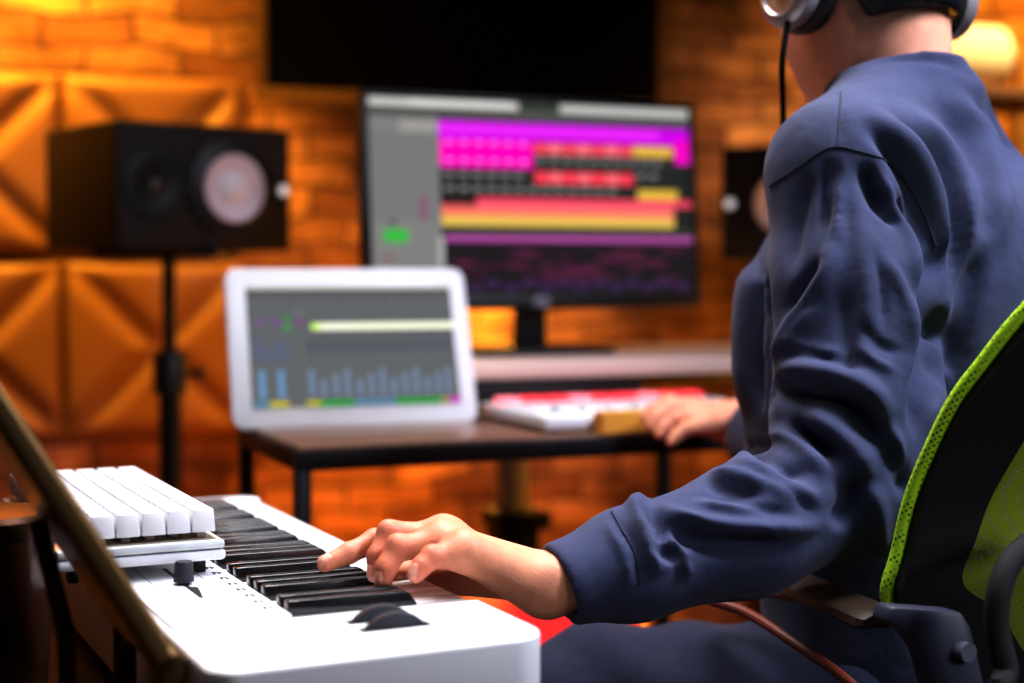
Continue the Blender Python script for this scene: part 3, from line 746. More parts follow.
# nails: flat plates on the dorsal side of the last joint
nail_dirs = []
for ch, bend in ((index, np.array([-.15, -.45, .88])), (ring, np.array([-.75, -.6, .3])), (pinky, np.array([-.62, -.62, .5])), (middle, np.array([-.8, -.3, .5])), (thumb, np.array([-.2, .5, .8]))):
    ax_ = ch[3]-ch[2]; ax_ /= np.linalg.norm(ax_); nd = bend-ax_*(bend @ ax_); nd /= np.linalg.norm(nd); sd_ = np.cross(ax_, nd)
    r = rI[3]
    c = ch[3]+nd*r*.92+ax_*.0005
    q = VL-c; u = q @ ax_; s_ = q @ sd_; n_ = q @ nd
    inside = np.maximum(np.abs(u)/.0058, np.abs(s_)/.0046)
    wgt = np.clip((1.05-(np.abs(u/.0058)**4+np.abs(s_/.0047)**4)**.25)/.12, 0, 1)*(np.abs(n_) < .005)
    VL = VL+nd*(wgt*.0006)[:, None]
    tint = blend(tint, wgt*.9, nailc)
    rim = np.exp(-((inside-1.12)/.1)**2)*(np.abs(n_) < .005)
    tint = blend(tint, rim*.45, red*.75); VL = VL-nd*(rim*.0004)[:, None]
skin_attr = [tint]
# --- right hand resting over the controller
Jr = lambda *a: [V3(P(*q)) for q in a]
ri = Jr((694, 408, 2.06), (668, 402, 2.05), (652, 410, 2.045), (645, 418, 2.04))
rm = Jr((697, 410, 2.035), (670, 408, 2.02), (656, 417, 2.01), (650, 426, 2.005))
rr = Jr((700, 416, 2.010), (676, 418, 1.99), (664, 427, 1.985), (659, 434, 1.98))
rp = Jr((706, 424, 1.990), (686, 429, 1.97), (676, 436, 1.965), (671, 442, 1.96))
rt = Jr((722, 418, 2.08), (700, 412, 2.105), (680, 408, 2.11), (664, 409, 2.10))
rw_ = V3(P(730, 422, 2.045))
rpalm = [(rw_, c[0], .022, .0125) for c in (ri, rm, rr, rp)]+[(rt[0], rt[1], .018, .014), (rw_, RW, .024, .026), (RW, RW+(RE-RW)*.3, .026, .03)]
HR = hand_field([ri, rm, rr, rp, rt], .002, None, None, rpalm, [tuple(x*1.08 for x in q) for q in (rI, rM, rR, rP, rT)])
VR, FR = HR.mesh(); VR = smooth(VR, FR, 2)
# --- head, neck, trunk and limbs
B = Field((-.10, 1.25, .0), (.78, 2.15, 1.50), .0062)
HC = E0+Up*.045+Fp*.012
RH = np.array([Sh, Fp, Up])
B.ell(HC, RH, (.074, .097, .098), .02)
B.ell(E0+Fp*.035-Up*.035, RH, (.058, .068, .078), .04)                # jaw block
B.ell(E0+Fp*.080-Up*.092, RH, (.026, .022, .020), .04)                # chin
B.ell(E0+Fp*.075-Up*.03, RH, (.045, .035, .06), .03)                  # face front
B.cone(E0+Fp*.108+Up*.025, E0+Fp*.128-Up*.010, .007, .012, .014)      # nose
B.cone(E0+Fp*.105-Up*.042-Sh*.018, E0+Fp*.105-Up*.042+Sh*.018, .008, .008, .01)   # lips
for s_ in (-1, 1):
    B.ell(E0+Fp*.104+Up*.022+Sh*.031*s_, RH, (.013, .010, .009), .01, 's')
    B.ell(E0+Fp*.094+Up*.022+Sh*.031*s_, RH, (.012, .012, .012), .003)
    B.ell(E0+Sh*.078*s_-Fp*.004, RH, (.008, .018, .030), .008)         # ears
nb0 = NECK0+np.array([0, 0, -.05])
B.cone(nb0, E0-Up*.03-Fp*.022, .0535, .058, .03)
B.cone(nb0+Fd*.03, E0-Up*.06+Fp*.03, .046, .050, .03)
zs = np.array([.50, .62, .75, .88, 1.0, 1.07, 1.13, 1.18, 1.24])
def loft(F, half, dep, off, lo, hi, grow, k, cxy=None):
    def fn(x, y, z):
        a = np.interp(z, zs, half)+grow; b_ = np.interp(z, zs, dep)+grow; o = np.interp(z, zs, off); l_ = np.interp(z, zs, cxy) if cxy is not None else 0
        dx = x-MID[0]-Fd[0]*o-Sd[0]*l_; dy = y-MID[1]-Fd[1]*o-Sd[1]*l_
        s_ = dx*Sd[0]+dy*Sd[1]; f_ = dx*Fd[0]+dy*Fd[1]
        q = ((np.abs(s_)/a)**2.4+(np.abs(f_)/b_)**2.4)**(1/2.4)
        d = (q-1)*np.minimum(a, b_)
        return np.maximum(d, np.maximum(z-hi, lo-z))
    F.put(fn, (MID[0]-.4, MID[1]-.4, lo-.02), (MID[0]+.4, MID[1]+.4, hi+.02), k)
half = np.array([.185, .190, .185, .185, .180, .150, .100, .065, .055])
dep = np.array([.140, .148, .150, .152, .148, .122, .085, .062, .055])
off = np.array([-.04, -.03, -.015, .0, .0, -.012, -.014, -.012, -.01])
loft(B, half, dep, off, .52, 1.19, -.022, .03)
B.chain([LS+np.array([0, 0, -.01]), LE, LW+wrd*.05], [.044, .030, .021], .03)
B.chain([RS+np.array([0, 0, -.01]), RE, RW+(RE-RW)*.2], [.052, .040, .028], .03)
for hp, kn, an in ((HIPL, KNL, ANL), (HIPR, KNR, ANR)):
    B.chain([hp, kn, an], [.078, .052, .036], .03)
    B.cone(an+dn*.03, an+Fd*.17+dn*.05, .032, .026, .02)
VB, FB = B.mesh(); VB = smooth(VB, FB, 3)
# left eye etc. carry colour only through the tint
tb_ = np.tile(np.array(lin(228, 168, 140)), (len(VB), 1))
lip = np.exp(-((VB-(E0+Fp*.108-Up*.042))**2).sum(1)/(2*.012**2)); tb_ = blend(tb_, lip*.7, np.array(lin(190, 96, 90)))
for s_ in (-1, 1):
    ec = E0+Fp*.104+Up*.022+Sh*.031*s_
    tb_ = blend(tb_, (((VB-ec)**2).sum(1) < .008**2)*1., np.array([.75, .73, .7]))
    tb_ = blend(tb_, (((VB-ec)**2).sum(1) < .0045**2)*1., np.array([.02, .012, .01]))
    tb_ = blend(tb_, np.exp(-((VB-(ec+Up*.017))@Up/.004)**2)*(np.abs((VB-ec)@Sh) < .018)*(((VB-ec)@Fp) > -.02)*(((VB-ec)@Up) > 0), np.array([.02, .014, .012]))
hl = ((VB-E0) @ Up); bk_ = ((VB-E0) @ Fp) < -.02
tb_ = blend(tb_, .55*np.clip((hl+.082)/.022, 0, 1)*bk_, np.array([.03, .025, .03]))
VA = np.concatenate([VB, VL, VR]); FA = np.concatenate([FB, FL+len(VB), FR+len(VB)+len(VL)])
TA_ = np.concatenate([tb_, tint, np.tile(np.array(lin(226, 160, 130)), (len(VR), 1))])
def skin_material():
    m = mat('skin', (.8, .5, .38), .5, sss=.12, spec=.4)
    nt = m.node_tree; b = nt.nodes['Principled BSDF']; L = nt.links.new
    at = nt.nodes.new('ShaderNodeAttribute'); at.attribute_name = 'tint'
    nz = nt.nodes.new('ShaderNodeTexNoise'); nz.inputs['Scale'].default_value = 90; nz.inputs['Detail'].default_value = 6
    rp = nt.nodes.new('ShaderNodeValToRGB'); rp.color_ramp.elements[0].position = .3; rp.color_ramp.elements[0].color = (.80, .70, .68, 1); rp.color_ramp.elements[1].position = .7; rp.color_ramp.elements[1].color = (1.06, 1.06, 1.06, 1)
    mx = nt.nodes.new('ShaderNodeMix'); mx.data_type = 'RGBA'; mx.blend_type = 'MULTIPLY'; mx.inputs[0].default_value = .45
    tc = nt.nodes.new('ShaderNodeTexCoord'); bp = nt.nodes.new('ShaderNodeBump'); bp.inputs['Strength'].default_value = .35; bp.inputs['Distance'].default_value = .0012
    n2 = nt.nodes.new('ShaderNodeTexNoise'); n2.inputs['Scale'].default_value = 420; n2.inputs['Detail'].default_value = 4
    L(tc.outputs['Object'], nz.inputs['Vector']); L(tc.outputs['Object'], n2.inputs['Vector']); L(nz.outputs['Fac'], rp.inputs[0])
    L(at.outputs['Color'], mx.inputs[6]); L(rp.outputs[0], mx.inputs[7]); L(mx.outputs[2], b.inputs['Base Color'])
    L(n2.outputs['Fac'], bp.inputs['Height']); L(bp.outputs[0], b.inputs['Normal'])
    return m
np_obj('body', VA, FA, skin_material(), root_p, RO, TA_)
# --- hair
Hf = Field(E0-.16, E0+.17, .0045)
Hf.ell(HC+Up*.006, RH, (.083, .104, .104), .02)
Hf.ell(E0-Fp*.045-Up*.022, RH, (.064, .050, .070), .03)
def cutface(x, y, z):      # keep the hair off the face and above the hairline
    q = (x-E0[0])*Fp[0]+(y-E0[1])*Fp[1]+(z-E0[2])*Fp[2]; u = (x-E0[0])*Up[0]+(y-E0[1])*Up[1]+(z-E0[2])*Up[2]
    face = np.minimum(q-(.01+np.clip(u-.02, 0, 1)*.75), .115-u+0*q)
    low = -u-.062-.35*np.clip(-q-.02, 0, .1)*.4
    side_ = np.minimum(-u+.012, q+.035)
    return -np.maximum(np.maximum(face, low), side_)
sl, g = Hf.sub(E0-.2, E0+.2); Hf.f[sl] = np.maximum(Hf.f[sl], -cutface(*g))
VH, FH_ = Hf.mesh(); VH = smooth(VH, FH_, 1)
np_obj('hair', VH, FH_, mat('black_hair', (.008, .008, .014), .45, noise=.4, nscale=60, bump=.8, bscale=160, stretch=(1, 1, .15)), root_p, RO)
# --- shirt
S = Field((-.06, 1.17, .55), (.76, 2.14, 1.29), .0035)
loft(S, half, dep, off, .545, 1.185, 0, .03)
S.ell(MID+Fd*-.07+np.array([0, 0, 1.0]), np.array([Sd, Fd, [0, 0, 1]]), (.17, .085, .13), .05)    # rounded upper back
S.cone(NECK0+np.array([0, 0, -.050]), LS+np.array([0, 0, .010]), .062, .062, .05)
S.cone(NECK0+np.array([0, 0, -.055]), RS+np.array([0, 0, .005]), .058, .070, .05)
S.cone(NECK0+np.array([0, 0, -.036]), LS+np.array([0, 0, .014]), .052, .056, .04)
mid_u = LS*.5+LE*.5
S.cone(LS, LS*.65+LE*.35, .066, .075, .03)
S.chain([LS*.65+LE*.35, LS*.25+LE*.75, LE+np.array([0, 0, .006])], [.075, .076, .062], .012)
S.chain([LE+np.array([0, 0, .01]), LE*.6+LW*.4, LE*.22+LW*.78, LW*1.02-LE*.02], [.057, .055, .044, .0305], .02)
S.chain([RS, RS*.5+RE*.5, RE, RE*.4+RW*.6, RW], [.076, .074, .066, .055, .036], .03)
# rib cuffs: a clean tube, opened at its end
cuffend = LW-wrd*.001
S.cone(LW+wrd*.045, cuffend-wrd*.02, .0375, .0350, .004)
S.cone(LW+wrd*.004, cuffend-wrd*.05, .0262, .0270, .0, 's')
def endcut(c, d):
    def fn(x, y, z): return (x-c[0])*d[0]+(y-c[1])*d[1]+(z-c[2])*d[2]
    return fn
tilt_ = -wrd+np.array([0, 0, -.12]); tilt_ /= np.linalg.norm(tilt_)
ec = endcut(cuffend, tilt_)
S.put(lambda x, y, z: -ec(x, y, z), cuffend-.08, cuffend+np.array([.004, .08, .08]), 0, 's') if False else None
sl, g = S.sub(cuffend-np.array([.10, .09, .09]), cuffend+np.array([.05, .09, .09])); S.f[sl] = np.maximum(S.f[sl], ec(*g))
rwd = (RE-RW)/np.linalg.norm(RE-RW); sl, g = S.sub(RW-.08, RW+.08); S.f[sl] = np.maximum(S.f[sl], endcut(RW, -rwd)(*g))
# collar
c0_ = NECK0+np.array([0, 0, -.03]); nd_ = (E0-Up*.03-Fp*.022-nb0); nd_ /= np.linalg.norm(nd_)
S.cone(c0_-nd_*.03, c0_+nd_*.045, .068, .0640, .022)
S.cone(c0_-nd_*.02, c0_+nd_*.10, .0565, .0565, .0, 's')
ctop = c0_+nd_*.026; cdir = np.array([.0, 0, 1.])+Fh*.22+Fd*.05; cdir /= np.linalg.norm(cdir)
sl, g = S.sub(ctop-np.array([.13, .13, .01]), ctop+np.array([.13, .13, .12])); S.f[sl] = np.maximum(S.f[sl], endcut(ctop, cdir)(*g))
VS_, FS_ = S.mesh(); VS_ = smooth(VS_, FS_, 4)
# folds: drawn as curves over the cloth, pushed into it along its normals
FOLDS = [  # points, width px, depth mm (positive: ridge), start fade, end fade
    # back of the torso, sweeping from the shoulder to the armpit
    ([(855, 118), (890, 150), (915, 190), (932, 240), (938, 300)], 7, -9), ([(862, 108), (905, 140), (930, 185), (946, 240), (950, 300)], 7, 7),
    ([(880, 105), (925, 145), (950, 195), (958, 250), (950, 320)], 7, -8), ([(900, 100), (945, 145), (968, 195), (972, 260)], 8, 6),
    ([(925, 90), (965, 135), (985, 190), (985, 260)], 8, -5), ([(945, 85), (985, 130), (1003, 190), (1002, 260)], 8, 5), ([(965, 85), (1003, 130), (1020, 190)], 8, -4),
    ([(842, 95), (838, 147)], 3, -1.5),
    ([(945, 300), (938, 350), (925, 410)], 12, -14), ([(985, 235), (975, 290), (955, 350), (940, 390)], 10, -9), ([(965, 270), (958, 330), (940, 380), (920, 440)], 8, 5),
    # upper sleeve
    ([(832, 155), (834, 185), (832, 235)], 6, -6), ([(840, 160), (838, 200), (828, 270), (812, 320)], 7, 5), ([(812, 165), (800, 220), (790, 280)], 8, -4), ([(822, 300), (800, 330), (775, 365)], 7, 5),
    ([(862, 160), (872, 190), (888, 215)], 8, -8), ([(885, 185), (905, 210), (925, 250), (932, 300)], 7, -7), ([(872, 165), (892, 200), (912, 240), (920, 300)], 6, 5), ([(850, 175), (862, 230), (868, 300), (872, 360)], 10, 3),
    ([(905, 290), (915, 340), (918, 400)], 10, 4), ([(842, 280), (848, 340), (850, 400)], 9, -3),
    # elbow bunching
    ([(764, 376), (775, 388), (800, 392), (840, 402), (866, 425), (888, 455)], 9, -15), ([(768, 366), (800, 370), (840, 376), (870, 392), (895, 425)], 9, 9),
    ([(885, 445), (900, 470), (905, 500)], 7, -8), ([(888, 420), (898, 450), (902, 490)], 5, 6),
    ([(800, 407), (830, 425), (855, 450), (872, 485)], 9, 9), ([(790, 425), (815, 440), (835, 460)], 7, -8), ([(765, 428), (790, 440), (815, 462), (830, 480)], 7, 6), ([(740, 445), (775, 462), (810, 482)], 6, -6),
    ([(722, 458), (755, 470), (790, 492), (830, 500)], 7, 5), ([(845, 470), (850, 500), (835, 530)], 10, -9), ([(870, 480), (880, 520), (880, 560)], 9, 5),
    # forearm
    ([(650, 500), (690, 520), (740, 528), (800, 528), (835, 520)], 7, 8), ([(660, 520), (700, 540), (745, 545), (800, 545)], 9, -10), ([(640, 498), (655, 515), (668, 545), (680, 575)], 6, -7), ([(632, 500), (640, 520), (650, 550), (660, 580)], 6, 6),
    ([(665, 525), (680, 555), (692, 580)], 6, 5), ([(700, 480), (730, 490), (765, 495)], 6, -4), ([(690, 500), (730, 505), (780, 510)], 5, 3), ([(612, 512), (622, 530), (636, 552), (640, 590)], 3, -3), ([(604, 516), (615, 536), (627, 560), (630, 595)], 4, 2.5),
    ([(625, 505), (640, 500), (650, 497)], 9, 5),
    # front edge of the torso
    ([(762, 250), (762, 330), (764, 420)], 5, -12), ([(750, 250), (745, 330), (742, 420)], 8, 6),
    # added creases
    ([(826, 154), (822, 195), (830, 233), (826, 261)], 4, -5), ([(833, 158), (836, 200), (840, 250)], 4, 4),
    ([(839, 252), (817, 283), (795, 318), (768, 368)], 5, 6), ([(828, 255), (806, 285), (785, 318)], 6, -5),
    ([(861, 160), (880, 204), (902, 233)], 5, -6), ([(896, 195), (921, 226), (932, 252)], 4, -6),
    ([(953, 239), (934, 277), (931, 330)], 8, -8), ([(986, 245), (966, 290), (950, 350), (918, 430)], 6, -7),
    ([(880, 250), (905, 300), (915, 360)], 4, 3), ([(868, 240), (880, 290), (882, 340)], 5, -3), ([(858, 320), (880, 345), (905, 352)], 4, -3), ([(850, 340), (876, 362), (900, 372)], 4, 3),
    ([(800, 345), (830, 362), (860, 368)], 4, -2.5), ([(784, 336), (815, 350), (850, 352)], 4, 2.5),
    ([(740, 470), (770, 480), (800, 500), (822, 520)], 4, -4), ([(705, 470), (738, 476), (770, 490)], 4, 4), ([(690, 492), (725, 498), (760, 508), (800, 516)], 4, -4), ([(730, 455), (760, 458), (788, 470)], 3.5, 3),
    ([(645, 540), (670, 556), (700, 560)], 4, -3), ([(655, 570), (680, 560), (700, 540)], 4, 3),
    ([(932, 250), (929, 315), (922, 400), (911, 445)], 7, -16), ([(955, 300), (946, 350), (934, 400)], 6, 5),
    # collar rim
    ([(868, 66), (900, 57), (950, 62), (985, 84)], 4, -2.5),
]
def apply_folds(V, F, folds, gain=2.1):
    base = smooth(V, F, 6, .6); N = vnormals(base, F); N = smooth(N, F, 6, .6); N /= np.linalg.norm(N, axis=1)[:, None]
    x, y, dep_ = project(V)
    vis = (N*(np.array([0, 0, CAMZ])-V)).sum(1) > -.03
    key = (x/7).astype(int)*4096+(y/7).astype(int)
    o = np.argsort(dep_); ku, first = np.unique(key[o], return_index=True); near = dep_[o][first]
    vis &= dep_ < near[np.searchsorted(ku, key)]+.05
    D = np.zeros(len(V))
    for pts, wd, mm in folds:
        d, t, _ = seg_dist2d(x, y, spline2(pts))
        fade = np.clip(np.minimum(t/.3, (1-t)/.3), 0, 1); fade = fade*fade*(3-2*fade)
        D += np.exp(-(d/wd)**2)*fade*vis*mm*.001*gain
    D = np.where(D < 0, -.026*np.tanh(-D/.026), .014*np.tanh(D/.014))
    D = smooth(D[:, None], F, 2, .5)[:, 0]
    return V+N*D[:, None]
def spline2(p):
    return [(q.x, q.y) for q in spline([(a, b_, 0) for a, b_ in p], 5)]
VS_ = apply_folds(VS_, FS_, FOLDS)
VS_ = smooth(VS_, FS_, 1, .4)
# broad cloth unevenness away from the drawn folds
NS_ = vnormals(VS_, FS_); ph = rng.uniform(0, 6, 6)
q = VS_
un = np.sin(q[:, 2]*38+q[:, 0]*17+ph[0]+2*np.sin(q[:, 1]*14+ph[1]))+np.sin(q[:, 1]*33-q[:, 2]*21+ph[2]+1.5*np.sin(q[:, 0]*20))
VS_ = VS_+NS_*(un*.0011)[:, None]
def cloth(name, col, sc=900., amt=.25):
    m = mat(name, col, .85, spec=.2, sheen=.08)
    nt = m.node_tree; b = nt.nodes['Principled BSDF']; L = nt.links.new
    tc = nt.nodes.new('ShaderNodeTexCoord'); n1 = nt.nodes.new('ShaderNodeTexNoise'); n1.inputs['Scale'].default_value = 32; n1.inputs['Detail'].default_value = 8
    n2 = nt.nodes.new('ShaderNodeTexNoise'); n2.inputs['Scale'].default_value = sc; n2.inputs['Detail'].default_value = 3
    mx = nt.nodes.new('ShaderNodeMix'); mx.data_type = 'RGBA'
    mx.inputs[6].default_value = tuple(c*.72 for c in col)+(1,); mx.inputs[7].default_value = tuple(c*1.28 for c in col)+(1,)
    bp = nt.nodes.new('ShaderNodeBump'); bp.inputs['Strength'].default_value = amt; bp.inputs['Distance'].default_value = .0008
    b2 = nt.nodes.new('ShaderNodeBump'); b2.inputs['Strength'].default_value = .45; b2.inputs['Distance'].default_value = .005
    L(tc.outputs['Object'], n1.inputs['Vector']); L(tc.outputs['Object'], n2.inputs['Vector']); L(n1.outputs['Fac'], mx.inputs[0]); L(mx.outputs[2], b.inputs['Base Color'])
    L(n1.outputs['Fac'], b2.inputs['Height']); L(n2.outputs['Fac'], bp.inputs['Height']); L(b2.outputs[0], bp.inputs['Normal']); L(bp.outputs[0], b.inputs['Normal'])
    return m
NAVY = cloth('navy_cotton', (.042, .050, .100))
shirt = np_obj('shirt', VS_, FS_, NAVY, root_p, RO)
# stitched seams following the cloth
from mathutils.bvhtree import BVHTree
bvh = BVHTree.FromPolygons([tuple(v) for v in VS_], [tuple(int(i) for i in f) for f in FS_])
def on_cloth(px, py, lift=.0006):
    o = Vector((0, 0, CAMZ)); d = (P(px, py, 1.)-o).normalized()
    h = bvh.ray_cast(o, d)
    return h[0]+h[1]*lift if h[0] else None
SEAM = mat('seam_thread', (.014, .017, .036), .8, noise=.3, nscale=300)
def seam(pts, r=.0009):
    q = [on_cloth(a, b_) for a, b_ in spline2(pts)]; q = [p_ for p_ in q if p_ is not None]
    ok = [q[0]]
    for p_ in q[1:]:
        if (p_-ok[-1]).length < .05: ok.append(p_)
    MB().tube(ok, r, 6).build('seam', SEAM, shirt, off=tuple(RO))
seam([(770, 186), (798, 168), (822, 151), (838, 147), (858, 151), (884, 160), (905, 180), (924, 214), (936, 246)])
seam([(612, 512), (622, 530), (634, 552), (640, 585)], .0009)
seam([(841, 92), (839, 120), (838, 146)], .0006)
# --- jeans and shoes
Jn = Field((-.12, 1.25, .06), (.78, 2.14, .70), .0075)
for hp, kn, an in ((HIPL, KNL, ANL), (HIPR, KNR, ANR)):
    Jn.chain([hp, kn], [.095, .072], .03); Jn.chain([kn, an+np.array([0, 0, .02])], [.072, .056], .03)
Jn.ell((HIPL+HIPR)/2+np.array([0, 0, .02]), np.array([Sd, Fd, [0, 0, 1]]), (.19, .14, .10), .05)
VJ, FJ = Jn.mesh(); VJ = smooth(VJ, FJ, 2); NJ = vnormals(VJ, FJ)
VJ = VJ+NJ*(.004*np.sin(VJ[:, 0]*70+2*np.sin(VJ[:, 1]*30))*np.exp(-((VJ[:, 2]-.6)/.12)**2))[:, None]
np_obj('jeans', VJ, FJ, cloth('blue_denim', (.024, .029, .06), 700, .4), root_p, RO)
for an in (ANL, ANR):
    Sf = Field(an+np.array([-.25, -.2, -.13]), an+np.array([.2, .25, .05]), .006)
    Sf.cone(an+dn*.045-Fd*.03, an+Fd*.16+dn*.06, .042, .034, .02); Sf.cone(an+dn*.0, an+dn*.05, .042, .045, .02)
    lowz = float(an[2]-.085)
    sl, g = Sf.sub(an-.3, an+.3); Sf.f[sl] = np.maximum(Sf.f[sl], lowz-g[2]+0*g[0])
    v_, f_ = Sf.mesh(); v_ = smooth(v_, f_, 1)
    v_[:, 2] -= v_[:, 2].min()
    np_obj('shoe', v_, f_, mat('shoe_canvas', (.05, .05, .06), .7, noise=.2), root_p, RO)
# ------------------------------------------------------------------ headphones worn by the person
CABM = mat('matte_black', (.006, .006, .006), .9, spec=.1, noise=.1)
hp_ = thing('headphones', 'silver and black over-ear headphones worn on the person\'s head', 'headphones', tuple(E0))
def wpt(a, b_, c): return Vector(tuple(Sh*a+Fp*b_+Up*c))
SILV = mat('silver_cup', (.50, .47, .50), .35, metal=.55, noise=.06)
for s_ in (-1, 1):
    q0 = Matrix(((Sh[0]*s_, Fp[0], Up[0], Sh[0]*.098*s_-Up[0]*.009), (Sh[1]*s_, Fp[1], Up[1], Sh[1]*.098*s_-Up[1]*.009), (Sh[2]*s_, Fp[2], Up[2], Sh[2]*.098*s_-Up[2]*.009), (0, 0, 0, 1))) @ Matrix.Rotation(PI/2, 4, 'Y')
    c = MB().lathe([(.030, -.006), (.040, -.004), (.043, .004), (.041, .012), (.034, .018), (.030, .0185), (.028, .016), (.012, .0165), (.010, .019), (0, .0195)], 44, q0).build('ear_cup', SILV, hp_)
    MB().lathe([(.040, -.024), (.046, -.020), (.047, -.010), (.042, -.004), (.03, -.005)], 40, q0).build('ear_cushion', mat('black_leather', (.012, .011, .012), .5, noise=.2, bump=.2), hp_)
    MB().lathe([(.0105, .0185), (.010, .0205), (.0, .021)], 24, q0).build('hub_cap', BLK, c)
    MB().tube([wpt(.104*s_, 0, .035), wpt(.104*s_, -.002, .075)], .006, 10).build('yoke', BLKM, hp_)
band = [wpt(.104*math.cos(a), -.004, .07+.105*math.sin(a)) for a in [PI*i/24 for i in range(25)]]
MB().tube(band, .014, 14, flat=.45).build('headband', BLK, hp_)
cz = [V3(P(*q)) for q in ((783, 24, 1.53), (782.5, 60, 1.52), (783, 100, 1.56), (784, 135, 1.60), (790, 170, 1.64), (800, 220, 1.67), (806, 280, 1.69))]
cz[0] = E0+Sh*-.108-Up*.036+Fp*.006
MB().tube(spline([tuple(c-E0) for c in cz], 8), .003, 8).build('cable', CABM, hp_)
# ------------------------------------------------------------------ office chair
Fc = Vector((-.39, .92, 0)).normalized(); Sc = Vector((.92, .39, 0)).normalized(); Zc = Vector((0, 0, 1))
e0 = P(888, 605, 1.24); c0 = e0+Sc*.215; cb = Vector((c0.x, c0.y, 0))
ch = thing('office_chair', 'black office chair with a lime mesh back, the person sitting on it', 'chair', cb)
def cw(s, f, z): return Sc*s+Fc*f+Zc*z          # chair space to the chair's own origin
edge = [P(*q)-cb for q in ((888, 605, 1.24), (898, 550, 1.236), (910, 500, 1.228), (930, 450, 1.213), (955, 400, 1.195), (985, 360, 1.178), (1024, 312, 1.158))]
edge = [cw(-.05, .035, .60), cw(-.11, .025, .645), cw(-.16, .012, .695)]+edge+[cw(-.135, -.155, 1.045), cw(-.07, -.165, 1.075), cw(0, -.168, 1.085)]
left = spline(edge, 6)
mir = lambda p: p-Sc*(2*p.dot(Sc))
loop = left+[mir(p) for p in left[::-1][1:]]+[cw(.0, .038, .59)]
n = len(loop); cen = cw(0, -.04, .83)
def inset(p, k, back):
    s = p.dot(Sc); z = p.z
    dz = z-.83; L = math.hypot(s, dz); q = p-(Sc*s+Zc*dz)*(k/L)
    return q-Fc*back
LIME = mat('lime_mesh', (.36, .62, .02), .6)
def lime_weave(m, holes):
    nt = m.node_tree; b = nt.nodes['Principled BSDF']; L = nt.links.new
    tc = nt.nodes.new('ShaderNodeTexCoord'); mp = nt.nodes.new('ShaderNodeMapping'); mp.inputs['Rotation'].default_value = (0, .6, .5)
    ck_ = nt.nodes.new('ShaderNodeTexVoronoi'); ck_.inputs['Scale'].default_value = 250 if not holes else 300; ck_.inputs['Randomness'].default_value = .15
    rp = nt.nodes.new('ShaderNodeValToRGB')
    L(tc.outputs['Object'], mp.inputs[0]); L(mp.outputs[0], ck_.inputs['Vector']); L(ck_.outputs['Distance'], rp.inputs[0])
    if holes:
        rp.color_ramp.elements[0].position = .20; rp.color_ramp.elements[0].color = (0, 0, 0, 1); rp.color_ramp.elements[1].position = .25
        L(rp.outputs[0], b.inputs['Alpha'])
    else:
        rp.color_ramp.elements[0].position = .22; rp.color_ramp.elements[0].color = (.05, .10, .0, 1); rp.color_ramp.elements[1].position = .42; rp.color_ramp.elements[1].color = (.42, .72, .02, 1)
        L(rp.outputs[0], b.inputs['Base Color'])
lime_weave(LIME, False)
MESHM = mat('lime_open_mesh', (.26, .33, .02), .6); lime_weave(MESHM, True)
br_ = thing('x', None, None); bpy.data.objects.remove(br_)
fm_ = MB()
ring = []
for p in loop:
    ring += [inset(p, .003, 0), inset(p, .052, .020), inset(p, .052, .034), inset(p, .003, .016)]
fs = []
for i in range(n):
    for j in range(4): a = i*4+j; b2 = i*4+(j+1) % 4; c2 = ((i+1) % n)*4+(j+1) % 4; d2 = ((i+1) % n)*4+j; fs.append((a, b2, c2, d2))
bf = fm_.add(ring, fs).build('back_frame', mat('chair_black', (.008, .008, .011), .55, noise=.2), ch)
MB().tube(loop, .0058, 12, closed=True).build('edge_piping', LIME, bf)
# stretched mesh inside the frame
vs = []; fs = []; K = 8
for k in range(K+1):
    t = k/K
    for p in loop:
        q = inset(p, .048, .022); cq = cw(0, -.09, .83); vs.append(q.lerp(cq, t)-Fc*(.02*math.sin(t*PI)))
for k in range(K):
    for i in range(n): fs.append((k*n+i, k*n+(i+1) % n, (k+1)*n+(i+1) % n, (k+1)*n+i))
MB().add(vs, fs).build('back_mesh', MESHM, bf)
# curved rear support bar
bar = [P(*q)-cb for q in ((1075, 528, 1.17), (1045, 535, 1.15), (1015, 556, 1.13), (1000, 588, 1.12), (997, 625, 1.12), (1006, 668, 1.12), (1020, 710, 1.12))]
bar += [cw(.02, -.10, .56), cw(0, -.02, .46), cw(0, .08, .44)]
MB().tube(spline(bar, 6), [.0092]*(6*(len(bar)-1)+1), 14).build('back_support', mat('chair_matte', (.006, .006, .007), .8, noise=.1), ch)
